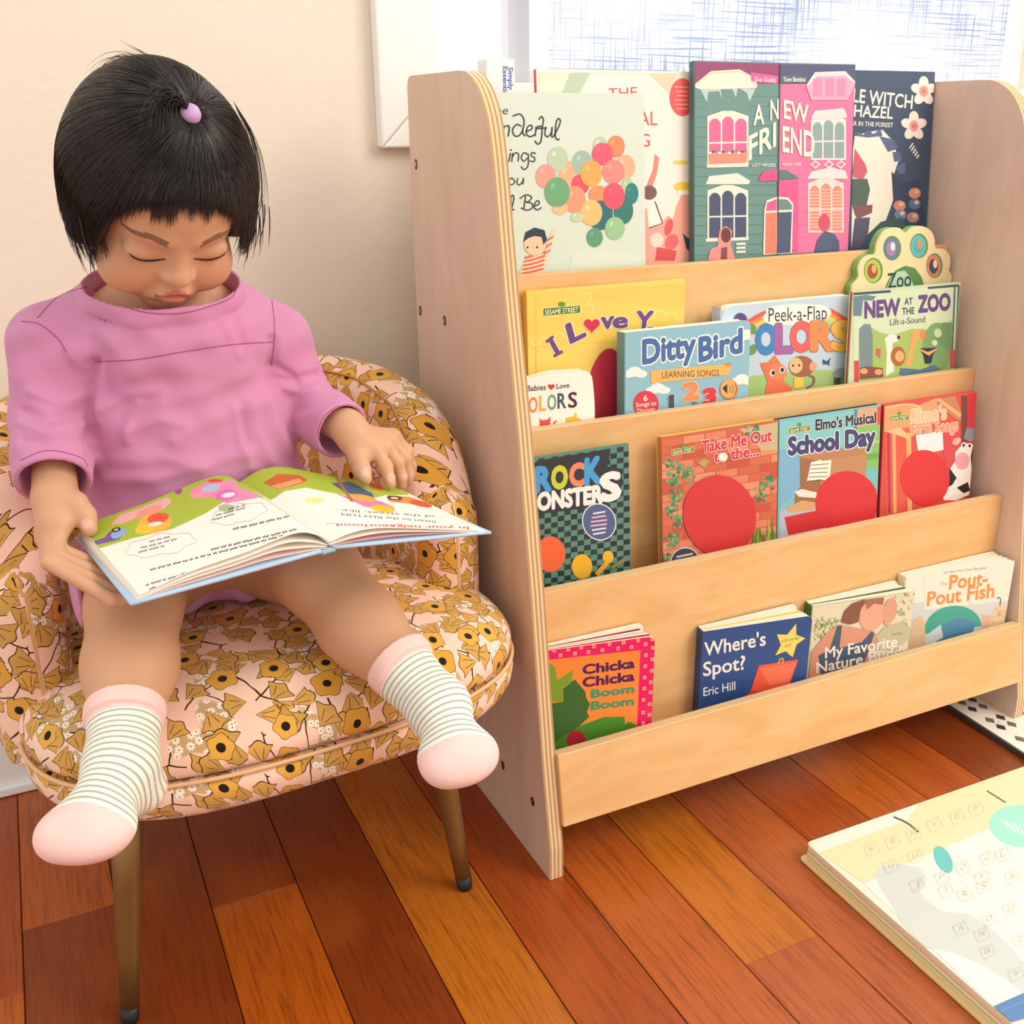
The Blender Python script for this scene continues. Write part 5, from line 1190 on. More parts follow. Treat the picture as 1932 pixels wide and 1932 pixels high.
A.poly([(1075, 475), (1095, 420), (1140, 360), (1200, 330), (1260, 345), (1300, 400), (1315, 450)], '#5f8f58'); A.poly([(1085, 472), (1105, 420), (1150, 368), (1195, 360), (1230, 400), (1255, 458)], '#b9d8c0'); A.text('Zoo', (1092, 470), (1235, 455), 90, '#33504e', 0.02)
A.done(o, 'cover_print')

fr, w, h = make_frame((1610, 550), (1812, 537), 1.1115, 1.124, LED[1])
o = hardcover('board_book', 'pale green picture book with jungle animals at the right end of the second shelf', fr, w, h, 0.008, '#c9dcb4', spine='#b9404a', page='#4a5a66')
A = Art(fr, w, h, V7)
A.poly([(880, 500), (1530, 455), (1520, 960), (880, 1040)], '#cfe2bd'); A.poly([(915, 720), (960, 690), (1040, 740), (1120, 760), (1240, 720), (1320, 720), (1400, 780), (1480, 660), (1490, 700), (1480, 980), (910, 1040)], '#a5c26a')
A.poly([(920, 1030), (915, 720), (945, 690), (985, 690), (1000, 760), (1000, 950)], '#7a8f93'); A.ell(1400, 830, 95, 150, '#7fa86a'); A.poly([(1430, 680), (1490, 680), (1480, 860), (1380, 800)], '#6f9a66')
A.line([(880, 505), (1110, 488)], 16, '#3f5560'); A.line([(1340, 468), (1530, 452)], 14, '#3f5560'); A.line([(1505, 455), (1490, 850)], 10, '#4f7076'); A.line([(1530, 455), (1520, 850)], 12, '#4f7076')
A.rect(1475, 850, 1520, 960, '#d05058', -0.1); A.rect(885, 915, 915, 1045, '#d04a55'); A.poly([(880, 520), (960, 510), (1020, 520), (1000, 545), (940, 545), (930, 640), (880, 640)], '#6c8a92')
vi = '#6a4a86'
A.text('NEW', (952, 652), (1165, 632), 96, vi, 0.06); A.text('AT', (1195, 572), (1245, 568), 40, '#3a3a4a', 0.02); A.text('THE', (1180, 632), (1255, 626), 40, '#3a3a4a', 0.02); A.text('ZOO', (1282, 615), (1475, 600), 96, vi, 0.06); A.text('Lift-a-Sound', (1105, 698), (1322, 678), 38, '#4a4a52', 0.0)
A.poly([(1080, 1010), (1085, 860), (1072, 780), (1100, 755), (1165, 760), (1160, 790), (1120, 810), (1130, 980)], '#f6ecd8'); A.ell(1158, 772, 10, 12, '#33303a'); A.ell(1155, 888, 46, 60, '#b06a42'); A.ell(1165, 888, 28, 34, '#eeb472')
A.poly([(1200, 950), (1235, 800), (1240, 740), (1270, 720), (1320, 740), (1325, 775), (1275, 780), (1250, 860), (1235, 950)], '#f2ad62'); A.ell(1308, 755, 20, 24, '#e58a55'); A.poly([(1285, 840), (1400, 835), (1370, 880), (1360, 930), (1320, 935), (1310, 880)], '#33384a'); A.poly([(1285, 840), (1340, 862), (1400, 836), (1390, 850), (1345, 885), (1295, 855)], '#f0b070')
A.poly([(1160, 1000), (1170, 960), (1290, 970), (1380, 940), (1415, 968), (1300, 1000), (1220, 1012)], '#5a7896'); A.poly([(920, 1030), (920, 960), (970, 950), (1060, 960), (1065, 1015)], '#8a5044'); A.ell(945, 980, 24, 18, '#e8a07a'); A.ell(1035, 985, 24, 18, '#e8a07a'); A.ell(1400, 745, 24, 28, '#c5dcae'); A.ell(1380, 805, 18, 18, '#d5e3c2'); A.poly([(1018, 880), (1020, 840), (1050, 842), (1045, 900)], '#d8606a')
A.done(o)

# ---- third tier
fr, w, h = make_frame((1005, 866), (1186, 842), 1.0455, 1.0640, LED[2], xl=0.508)
o = hardcover('picture_book', 'green checked picture book with bright block letters, left end of the third shelf', fr, w, h, 0.006, '#5f8c7a', spine='#3d4a44')
A = Art(fr, w, h, B1)
gx = (790 - 60) / 15.5
A.step = 1e-9
for i in range(-2, 17):
    for j in range(0, 26):
        if (i + j) % 2 == 0: x = 40 + i * 48; y = 500 + j * 40 - i * 7; A.poly([(x, y), (x + 46, y - 7), (x + 46, y + 31), (x, y + 38)], '#26343a' if j % 2 else '#2c3d40')
A.step = 7e-6; A.n += 7e-6
A.poly([(60, 560), (130, 500), (300, 470), (500, 440), (610, 420), (660, 450), (640, 540), (750, 560), (740, 760), (600, 830), (360, 860), (60, 900)], '#33373c')
A.text('R', (120, 725), (225, 712), 170, '#4a9fd8', 0.07); A.text('O', (238, 700), (345, 690), 150, '#c9cf3e', 0.07); A.text('C', (370, 680), (470, 672), 150, '#ee8a66', 0.07); A.text('K', (482, 672), (590, 655), 180, '#4a9fd8', 0.07)
A.text('MONSTER', (40, 872), (600, 800), 120, '#f6f0ea', 0.07); A.text('S', (600, 790), (725, 770), 185, '#f6f0ea', 0.07)
A.ell(580, 945, 124, 138, '#e9e6ea', -20); A.ell(580, 945, 116, 130, '#56648f', -20)
for k in range(6): A.line([(515 + abs(k - 2.5) * 8, 885 + k * 30), (640 - abs(k - 2.5) * 6, 870 + k * 30)], 12, '#e9b9bd' if k in (1, 2, 3) else '#e6e6ee')
A.ell(225, 1180, 110, 130, '#ee6a3c'); A.ell(455, 1270, 75, 90, '#f0b62e'); A.ell(645, 1200, 40, 46, '#f0b62e'); A.line([(560, 1330), (640, 1240)], 34, '#e9a92e'); A.poly([(660, 1270), (770, 1200), (765, 1240), (680, 1285)], '#8d8a52')
A.done(o)

def hc(label, tl, tr, cov, spine, xl=None, xr=None, yb=1.0455, yt=1.066, back=None):
    fr, w, h = make_frame(tl, tr, yb, yt, LED[2], xl, xr); return hardcover('picture_book', label, fr, w, h, 0.011, cov, spine, back=back), fr, w, h
o, fr, w, h = hc('picture book with an ivy grown brick wall on its cover and red title', (1247, 830), (1468, 795), '#c9694d', '#b88a5a', back='#e3c75a')
A = Art(fr, w, h, B1)
A.step = 1e-9
for j in range(16):
    for i in range(-1, 6):
        x = 1035 + i * 160 + (j % 2) * 80; y = 350 + j * 58 - (x - 1035) * 0.155
        if x > 1870: continue
        A.poly([(x, y), (x + 152, y - 24), (x + 152, y + 28), (x, y + 52)], ['#d5704f', '#dd8563', '#c55a44', '#e0956f', '#cf6a50'][(i * 3 + j * 7) % 5])
A.step = 4e-6; A.n += 8e-6
A.poly([(1600, 270), (1890, 215), (1890, 420), (1760, 420), (1700, 330)], '#c9b58a')
for cx, cy, n_ in ((1110, 520, 20), (1200, 540, 14), (1120, 640, 18), (1230, 620, 10), (1140, 760, 20), (1110, 860, 16), (1150, 940, 14), (1110, 1080, 22), (1800, 660, 16), (1770, 740, 12), (1060, 1220, 12), (1700, 290, 12)):
    for k in range(n_):
        x, y = cx + rnd.uniform(-45, 45), cy + rnd.uniform(-45, 45); a = rnd.uniform(0, 6.28); r = rnd.uniform(12, 22)
        A.poly([(x + r * math.cos(a + q) * (1 if m else 0.55), y + r * math.sin(a + q) * (1 if m else 0.55)) for q, m in ((0, 1), (0.6, 0), (1.3, 1), (2.2, 0), (3.1, 0.6), (4.0, 0), (5.0, 1), (5.6, 0))], ['#4f8f62', '#6ba572', '#3f7a58', '#8ab07a'][k % 4])
sesame_sign(A, 1105, 418, 168, 45, -0.18)
A.text('Take Me Out', (1325, 440), (1835, 352), 82, '#d83a4a', 0.045, outline='#fbf3e8', ow=0.04); A.text('to the...', (1415, 510), (1740, 458), 76, '#d83a4a', 0.045, outline='#fbf3e8', ow=0.04)
A.ell(1480, 470, 34, 30, '#f6ece0'); A.poly([(1290, 515), (1340, 480), (1380, 500), (1350, 555)], '#b9a05e')
for k in range(60): x = rnd.uniform(1640, 1850); y = 1190 - (x - 1640) * 0.25; A.poly([(x - 10, y), (x + rnd.uniform(-30, 30), y - rnd.uniform(80, 290) * (0.5 + (x - 1640) / 420)), (x + 10, y)], ['#7fa83c', '#a9c452', '#5a8a34'][k % 3])
A.ell(1455, 900, 265, 300, '#d23c3e', -12)
A.ell(1205, 1245, 112, 118, '#e6dfd6'); A.ell(1205, 1245, 104, 110, '#454a5e'); A.line([(1140, 1200), (1260, 1175)], 14, '#d8d4d8'); A.line([(1130, 1225), (1270, 1200)], 10, '#d8d4d8')
A.done(o)

o, fr, w, h = hc('teal topped picture book with a brown piano on its cover, middle of the third shelf', (1470, 795), (1662, 767), '#7cc2c4', '#2a2a3a', back='#23232f')
A = Art(fr, w, h, B2)
A.poly([(190, 360), (730, 275), (730, 520), (340, 600), (340, 860), (190, 1000)], '#86c8cc'); A.poly([(190, 560), (340, 560), (340, 850), (190, 980)], '#7fb4d2'); A.poly([(720, 275), (745, 272), (742, 560), (718, 560)], '#5f8f96'); A.poly([(745, 272), (915, 250), (905, 700), (740, 560)], '#d9a98a')
A.poly([(745, 400), (915, 370), (908, 690), (800, 680), (745, 560)], '#8cbf6a'); A.line([(750, 620), (910, 600)], 40, '#6fae55'); A.line([(750, 520), (910, 500)], 14, '#b7d68c')
A.poly([(190, 1000), (300, 950), (450, 950), (900, 950), (890, 1200), (190, 1190)], '#b9bccb')
A.poly([(325, 600), (480, 555), (810, 550), (815, 590), (490, 640), (330, 620)], '#b98660'); A.poly([(335, 615), (490, 640), (480, 960), (300, 950), (300, 870), (335, 830)], '#a06f4a'); A.poly([(490, 640), (812, 590), (805, 760), (520, 900), (480, 900)], '#c08e66'); A.poly([(295, 860), (350, 840), (520, 880), (470, 905), (330, 895)], '#f1e6d4'); A.poly([(230, 980), (350, 920), (470, 940), (430, 990), (250, 1005)], '#d5a678')
A.poly([(415, 650), (480, 632), (500, 640), (560, 632), (545, 790), (480, 770), (385, 785)], '#f6efdc')
for k in range(5): A.line([(415 - k * 6, 670 + k * 28), (540 - k * 3, 660 + k * 30)], 5, '#5a4a48')
A.text("Elmo's Musical", (448, 420), (876, 365), 72, '#3a3348', 0.05, outline='#f8f4ea', ow=0.03); A.text('School Day', (255, 595), (868, 520), 118, '#474a78', 0.07, outline='#f8f4ea', ow=0.045)
sesame_sign(A, 252, 405, 158, 45, -0.16)
A.rect(888, 255, 930, 380, '#e0504f', -0.15)
A.ell(670, 940, 225, 230, '#d93a3c', 15); A.line([(240, 1105), (400, 1070), (560, 1040)], 130, '#d03338', 12)
A.done(o)

o, fr, w, h = hc('orange red picture book with a cow by a barn, right end of the third shelf', (1668, 768), (1842, 742), '#d9564c', '#b5323c')
A = Art(fr, w, h, B2)
A.poly([(935, 265), (1190, 240), (1310, 190), (1330, 350), (1120, 470), (935, 430)], '#f0a274'); A.line([(935, 262), (1100, 238), (1190, 262), (1200, 350)], 16, '#f3c387', 12)
A.poly([(1330, 195), (1440, 178), (1490, 300), (1480, 360), (1330, 260)], '#c58a62'); A.line([(1315, 195), (1480, 320)], 30, '#e2b080'); A.rect(1485, 175, 1525, 900, '#7a4a42'); A.poly([(1525, 165), (1595, 155), (1620, 890), (1530, 910)], '#d13c48')
A.poly([(940, 430), (1110, 400), (1130, 470), (1090, 1000), (945, 1025)], '#e2604e')
for x in (965, 1005, 1110): A.line([(x, 440), (x + 8, 1010)], 22 if x != 1110 else 34, '#eab27a' if x > 990 else '#b9404c')
A.poly([(1160, 460), (1350, 420), (1360, 560), (1180, 600)], '#e9ecec'); A.poly([(1350, 420), (1400, 410), (1410, 800), (1360, 600)], '#d8505a'); A.poly([(945, 430), (1050, 400), (1120, 470), (1100, 480)], '#f0c088')
A.text("Elmo's", (1130, 372), (1375, 338), 92, '#f2bf92', 0.05, outline='#fbeed8', ow=0.04); A.text('Farm Songs', (1132, 455), (1460, 420), 80, '#e8967a', 0.04, outline='#fbeed8', ow=0.04)
sesame_sign(A, 972, 318, 140, 44, -0.08)
A.poly([(1360, 920), (1340, 860), (1400, 700), (1440, 640), (1440, 580), (1500, 510), (1590, 520), (1600, 600), (1570, 700), (1540, 880), (1450, 920)], '#f6efe6'); A.ell(1490, 640, 52, 62, '#f0a9b0', 10)
A.poly([(1400, 690), (1450, 760), (1420, 810), (1380, 830)], '#2a2626'); A.poly([(1450, 830), (1530, 790), (1550, 850), (1500, 870)], '#2a2626'); A.poly([(1560, 560), (1600, 520), (1600, 640), (1560, 690), (1550, 610)], '#2a2626'); A.poly([(1500, 480), (1520, 400), (1590, 405), (1600, 490), (1540, 500)], '#8c8f98'); A.ell(1450, 500, 34, 24, '#f0b0b0', -35); A.ell(1502, 528, 20, 22, '#f6f0ea'); A.ell(1545, 532, 18, 20, '#f6f0ea'); A.ell(1500, 528, 9, 11, '#222222'); A.ell(1543, 532, 9, 11, '#222222')
A.ell(1225, 760, 175, 200, '#dc3d3e', -10)
A.done(o)

# ---- bottom tier: board books with fanned pages
def bb(label, tl, tr, cov, Ts, Te, spine, tints=None, yb=0.9645, yt=0.974, xl=None, xr=None, n=6, page='#f6eedd', zt=None):
    a = at(tl[0], tl[1], 0.9900); c = at(tr[0], tr[1], 0.9635); U = c - a; U[2] = 0; U /= np.linalg.norm(U)
    if xl is not None: a = a - U * ((a[0] - xl) / U[0])
    if xr is not None: c = c - U * ((c[0] - xr) / U[0])
    w = (c - a)[:2] @ U[:2]; h = c[2] - LED[3] - 0.0006; fr = Frame((a[0], a[1], LED[3] + 0.0006), U, (0, 0, 1)); return boardbook('board_book', label, fr, w, h, Ts, Te, cov, n, 0.009, spine, page, tints=tints), fr, w, h
o, fr, w, h = bb('pink bordered orange board book with green leaf shapes, left end of the bottom shelf', (1033, 1221), (1236, 1200), '#ee1f6c', 0.0165, 0.0440, '#ee1f6c', {1: '#b9283a', 3: '#c9d2c0', 5: '#a8283a'}, xl=0.508, n=8)
A = Art(fr, w, h, B3)
A.poly([(60, 575), (718, 505), (694, 1040), (60, 1240)], '#f7913f')
A.poly([(60, 640), (128, 590), (165, 620), (175, 700), (280, 635), (272, 710), (215, 760), (210, 840), (60, 850)], '#7fa630')
A.poly([(60, 860), (150, 850), (215, 840), (215, 760), (290, 695), (360, 775), (365, 815), (390, 858), (370, 905), (385, 940), (320, 1000), (60, 1200)], '#3f6d34')
A.poly([(60, 1215), (180, 1090), (320, 1000), (480, 940), (615, 938), (618, 990), (640, 970), (692, 990), (685, 1030), (400, 1140), (60, 1240)], '#4f9030'); A.ell(300, 1092, 62, 66, '#b42c3a')
pc = '#5a2160'; gc = '#4a9a6e'
A.text('Chicka', (345, 662), (678, 618), 58, pc, 0.05); A.text('Chicka', (345, 745), (676, 702), 58, pc, 0.05); A.text('Boom', (400, 815), (674, 780), 50, gc, 0.05); A.text('Boom', (398, 893), (672, 860), 50, gc, 0.05)
for x, y in [(157, 508), (197, 540), (247, 502), (292, 528), (333, 490), (379, 519), (414, 482), (470, 506), (516, 466), (572, 495), (608, 456), (660, 485), (702, 442), (751, 467), (795, 435), (797, 491), (753, 538), (794, 566), (748, 610), (790, 640), (744, 683), (784, 714), (742, 755), (782, 780), (737, 829), (776, 857), (735, 911), (775, 926), (735, 981), (778, 1000)]:
    A.rect(x - 11, y - 11, x + 11, y + 11, '#f8c890', -0.1); A.rect(x - 5, y - 5, x + 5, y + 5, '#e8406a', -0.1)
A.done(o)

o, fr, w, h = bb('navy blue board book with a yellow star and an open red box on its cover', (1327, 1204), (1533, 1161), '#30508c', 0.0170, 0.0440, '#2c4a84', {3: '#f0cf58'}, n=7)
A = Art(fr, w, h, B3)
A.text("Where's", (1135, 545), (1532, 472), 88, '#f4f0e6', 0.02); A.text('Spot?', (1128, 675), (1398, 628), 88, '#f4f0e6', 0.02); A.text('Eric Hill', (1128, 805), (1335, 762), 54, '#f4f0e6', 0.01)
cx, cy = 1692, 445; A.poly([(1732, 332), (1732, 405), (1792, 428), (1735, 468), (1708, 552), (1664, 512), (1595, 540), (1632, 472), (1606, 402), (1672, 405)], '#f4dc6a')
A.text('A lift-the-flap', (1634, 458), (1752, 432), 20, '#7a6a32', 0.0); A.text('book', (1660, 488), (1702, 476), 20, '#7a6a32', 0.0)
A.poly([(1415, 830), (1490, 605), (1745, 565), (1690, 725), (1690, 745), (1570, 775)], '#ee5f44'); A.poly([(1497, 625), (1735, 585), (1685, 710), (1560, 735)], '#f27a5a'); A.poly([(1345, 850), (1440, 770), (1570, 770), (1690, 745), (1660, 770), (1350, 860)], '#d84a38'); A.line([(1615, 595), (1630, 560), (1648, 565), (1640, 590)], 8, '#e9b93c', 8)
A.done(o)

o, fr, w, h = bb('board book with a garden photo of two people, right of the navy one', (1533, 1142), (1727, 1114), '#d9cfae', 0.0168, 0.0440, '#3f6d34', {2: '#5f7040'}, n=6)
A = Art(fr, w, h, B4)
A.poly([(230, 620), (800, 540), (1060, 490), (1040, 960), (190, 1215)], '#e4dcbf')
for k in range(160):
    x, y = (rnd.uniform(235, 420), rnd.uniform(720, 900)) if k % 2 else (rnd.uniform(870, 1055), rnd.uniform(510, 930)); A.poly([(x, y), (x + rnd.uniform(-30, 30), y - rnd.uniform(10, 45)), (x + rnd.uniform(6, 20), y + rnd.uniform(-10, 12))], ['#8ea552', '#b9c47f', '#e9e6c8', '#6f8a44'][k % 4])
A.poly([(190, 1215), (215, 980), (330, 830), (430, 760), (600, 790), (700, 800), (750, 850), (720, 950), (660, 1080), (190, 1215)], '#d99a7c'); A.poly([(290, 1180), (270, 1010), (360, 960), (420, 770), (460, 765), (440, 950), (620, 900), (700, 810), (720, 830), (690, 930), (640, 1060)], '#4d5c74')
A.poly([(450, 740), (480, 650), (540, 590), (640, 555), (690, 580), (660, 640), (600, 680), (590, 740), (520, 760)], '#8a5a44'); A.ell(705, 680, 100, 130, '#e8ad90', 20); A.poly([(640, 560), (800, 540), (790, 600), (720, 590), (660, 640)], '#a8715a')
A.poly([(800, 760), (790, 640), (830, 560), (880, 540), (905, 600), (890, 700), (830, 770)], '#e0a48a'); A.poly([(740, 850), (800, 780), (950, 740), (1020, 790), (1000, 880), (900, 960), (760, 960)], '#c3bf9c'); A.line([(860, 840), (950, 830)], 20, '#a8a684')
A.text('My Favorite', (325, 1030), (905, 935), 84, '#f9f3e6', 0.02); A.text('Nature Buddy', (255, 1150), (1000, 1000), 84, '#f6eede', 0.02)
A.done(o)

o, fr, w, h = bb('cream board book with orange lettering and teal dome, bottom shelf right end', (1712, 1076), (1922, 1055), '#f8eedb', 0.0172, 0.0440, '#e9dcc6', {}, n=4, xr=1.296)
A = Art(fr, w, h, B4)
A.poly([(985, 600), (1880, 480), (1815, 760), (980, 985)], '#d5dcd8'); A.poly([(1130, 330), (1890, 240), (1850, 560), (1130, 640)], '#f8eedb')
A.text('The New York Times Bestseller', (1275, 352), (1632, 312), 20, '#5a5048', 0.0)
oc = '#f29a5a'
A.text('The', (1252, 452), (1310, 446), 34, '#d8905c', 0.0, 0.1); A.text('Pout-', (1328, 476), (1632, 440), 108, oc, 0.035, 0.08); A.text('Pout Fish', (1150, 610), (1685, 540), 108, oc, 0.035, 0.08)
A.ell(1360, 790, 230, 180, '#4fae9c', -8, a0=175, a1=365); A.poly([(1135, 900), (1140, 850), (1260, 760), (1280, 905), (1140, 950)], '#cfdfe0'); A.poly([(1270, 760), (1400, 705), (1540, 740), (1515, 840), (1280, 900)], '#5b93b4'); A.ell(1400, 880, 190, 50, '#4f86a8', -12)
A.poly([(1665, 790), (1670, 680), (1700, 620), (1770, 590), (1810, 640), (1810, 760)], '#e9cfa8'); A.poly([(1590, 680), (1665, 690), (1660, 800), (1600, 805)], '#e2bf98'); A.line([(1735, 610), (1742, 560), (1725, 542), (1712, 555)], 9, '#5a6a78', 8)
for k in range(16): A.ell(rnd.uniform(1680, 1800), rnd.uniform(620, 770), 6, 4, '#b98f66')
A.poly([(985, 985), (1040, 720), (1100, 690), (1130, 740), (1135, 940)], '#e3c3a0')
A.done(o)

# tall white box with a blue label between shelf and window
fr = Frame(at(944, 178, 1.345) + np.array([-0.02, 0, -0.24]), (1, 0, 0), (0, 0, 1))
P_ = fr.uv([(971, 112)]); o = empty('packing_box', mat=fr.matrix()); tag(o, 'narrow white box with blue vertical lettering behind the shelf by the window', 'box')
mb = MB(); mb.box((0, 0, -0.03), (P_[0][0], P_[0][1], 0), (0.86, 0.87, 0.90)); bevel(mb.build('carton', PRINT, o), 0.001)
A = Art(fr, P_[0][0], P_[0][1], V4)
for s_, x, y0, y1 in (('Simply', 750, 340, 455), ('Essential', 722, 336, 490)):
    V, F = glyphs(s_, 0.02); x0, x1 = V[:, 0].min(), V[:, 0].max(); Pq = np.stack([x + V[:, 1] / CAPH * 22, y0 + (V[:, 0] - x0) / (x1 - x0) * (y1 - y0)], 1); A.put(Pq, F, '#5468b8')
A.done(o, 'box_print')
# ------------------------------------------------------------------ the open book on the child's lap
YN, YFAR = 0.832, 0.972
near = spline([at(262, 1124, YN), at(360, 1078, YN), at(468, 1040, YN), at(555, 1006, YN), at(598, 1009, YN + 0.002), at(620, 1023, YN + 0.004)], 40)
far = spline([at(150, 993, 0.968), at(215, 970, 0.972), at(281, 946, 0.975), at(381, 905, 0.982), at(424, 897, 0.985), at(451, 909, 0.987)], 40)
near2 = spline([at(622, 1023, YN + 0.004), at(660, 1006, YN), at(710, 996, YN), at(800, 997, YN), at(914, 1002, YN)], 40)
far2 = spline([at(452, 909, 0.987), at(494, 886, 0.990), at(540, 882, 0.990), at(633, 900, 0.985), at(752, 921, 0.975)], 40)
ob = empty('open_picture_book', tuple(at(620, 1036, YN))); tag(ob, "open picture book with green topped pages lying across the child's lap", 'book')
def ruled(a, b_, n=26, lift=0.0):
    t = np.linspace(0, 1, n)[:, None, None]; G = a[None] * (1 - t) + b_[None] * t; G[..., 2] += lift; return G
def sheet(name, G, mat, th, colr, parent):
    n, m, _ = G.shape; top = G.reshape(-1, 3); bot = top - np.array([0, 0, th]); N_ = n * m
    F = [(i * m + j, i * m + j + 1, (i + 1) * m + j + 1, (i + 1) * m + j) for i in range(n - 1) for j in range(m - 1)]
    F += [tuple(N_ + q for q in f[::-1]) for f in F]
    for i in range(n - 1): F += [(i * m, (i + 1) * m, N_ + (i + 1) * m, N_ + i * m), ((i + 1) * m + m - 1, i * m + m - 1, N_ + i * m + m - 1, N_ + (i + 1) * m + m - 1)]
    for j in range(m - 1): F += [(j + 1, j, N_ + j, N_ + j + 1), ((n - 1) * m + j, (n - 1) * m + j + 1, N_ + (n - 1) * m + j + 1, N_ + (n - 1) * m + j)]
    mb = MB(); mb.add(local(ob, np.concatenate([top, bot])), F, colr); return mb.build(name, mat, parent, True)
cream = lin('#f8f1e3')
GL = ruled(near, far); GR = ruled(near2, far2)
pgL = sheet('left_page', GL, PAPER, 0.0006, cream, ob); pgR = sheet('right_page', GR, PAPER, 0.0006, cream, ob)
# cover boards (pale blue edge) and the loose pages between
cn = [at(246, 1139, YN - 0.004), at(607, 1031, YN - 0.002)]; cf = [at(141, 1003, 0.970), at(446, 918, 0.990)]
def board_sheet(name, a, b_, c_, d_, th, colr):
    G = np.array([[a + (b_ - a) * t for t in np.linspace(0, 1, 8)], [c_ + (d_ - c_) * t for t in np.linspace(0, 1, 8)]]); return sheet(name, G, PRINT, th, colr, ob)
blue = lin('#b9d3ea')
zc = np.array([0, 0, -0.004])
board_sheet('cover_board', cn[0], cn[1] + zc, cf[0] + zc, cf[1] + zc * 3, 0.0024, blue)
cn2 = [at(632, 1024, YN - 0.002), at(927, 1003, YN - 0.004)]; cf2 = [at(462, 915, 0.990), at(764, 926, 0.978)]
board_sheet('cover_board', cn2[0] + zc, cn2[1], cf2[0] + zc * 3, cf2[1] + zc, 0.0024, blue)
board_sheet('spine', cn[1] + zc * 1.4 + np.array([0.0005, 0, 0]), cn2[0] + zc * 1.4, cf[1] + zc * 3.4, cf2[0] + zc * 3.4, 0.0030, lin('#9fbcd6'))
for k, f in enumerate((0.25, 0.5, 0.75)):
    bl_ = np.array([cn[0] + (cn[1] + zc - cn[0]) * t for t in np.linspace(0, 1, 40)]) + np.array([0.004, 0.003, 0.001]); g = near * f + bl_ * (1 - f); ff = far * f + (np.array([cf[0] + (cf[1] - cf[0]) * t for t in np.linspace(0, 1, 40)]) + zc) * (1 - f) + np.array([0, -0.003, 0])
    sheet('loose_page', ruled(g, ff, 12, -0.0014), PAPER, 0.0004, lin(('#e8c9bd', '#f3e9da', '#f6efe2')[k]), ob)
for k, f in enumerate((0.35, 0.7)):
    bl_ = np.array([cn2[0] + zc + (cn2[1] - cn2[0] - zc) * t for t in np.linspace(0, 1, 40)]) + np.array([-0.004, 0.003, 0.001]); g = near2 * f + bl_ * (1 - f); ff = far2 * f + (np.array([cf2[0] + (cf2[1] - cf2[0]) * t for t in np.linspace(0, 1, 40)]) + zc) * (1 - f) + np.array([0, -0.003, 0])
    sheet('loose_page', ruled(g, ff, 12, -0.0014), PAPER, 0.0004, lin(('#d8a8a8', '#f3e9da')[k]), ob)
def gridtree(G):
    n, m, _ = G.shape; return BVHTree.FromPolygons(G.reshape(-1, 3).tolist(), [(i * m + j, i * m + j + 1, (i + 1) * m + j + 1, (i + 1) * m + j) for i in range(n - 1) for j in range(m - 1)])
def mapper(tree):
    def f(P, lift):
        o_ = []; last = None
        for p in P:
            h = cast(tree, p[0], p[1], 0.0)
            if h is None: h = last if last is not None else np.array(at(p[0], p[1], 0.9))
            last = h; o_.append(h + np.array([0, -0.25, 0.9]) * ((lift if np.ndim(lift) == 0 else lift[len(o_)]) - 0.00015))
        return local(ob, np.array(o_))
    return f
def fine(pts, k=10):
    pts = np.asarray(pts, float); o_ = []
    for a, c in zip(pts, np.roll(pts, -1, 0)):
        for t in np.arange(k) / k: o_.append(a + (c - a) * t)
    return o_
def px_page(G, name, paint, parent):
    """printed page: the colour areas follow the page grid, finely divided"""
    n, m = 200, 260; a = spline(G[0], m); c = spline(G[-1], m); t = np.linspace(0, 1, n)[:, None, None]; Q = (a[None] * (1 - t) + c[None] * t); Q[..., 2] += 0.00022
    Q = Q[1:-1, 1:-1]; n -= 2; m -= 2
    Pp = w2px(Q.reshape(-1, 3)); colr = np.tile(np.array(cream), (len(Pp), 1)); z = (Pp - np.array(B7[:2])) / B7[2]
    for fn, c in paint: colr[fn(z)] = lin(c)
    F = np.array([(i * m + j, i * m + j + 1, (i + 1) * m + j + 1, (i + 1) * m + j) for i in range(n - 1) for j in range(m - 1)])
    return mesh_np(name, local(parent if parent.type == 'EMPTY' else ob, Q.reshape(-1, 3)), F, PRINT, parent, col=colr)
pol = lambda pts: (lambda z: inpoly(z, pts)); el = lambda cx, cy, rx, ry, a=0: (lambda z: (((z[:, 0] - cx) * math.cos(math.radians(a)) + (z[:, 1] - cy) * math.sin(math.radians(a))) / rx) ** 2 + ((-(z[:, 0] - cx) * math.sin(math.radians(a)) + (z[:, 1] - cy) * math.cos(math.radians(a))) / ry) ** 2 < 1)
gr_ = '#a9bf3c'
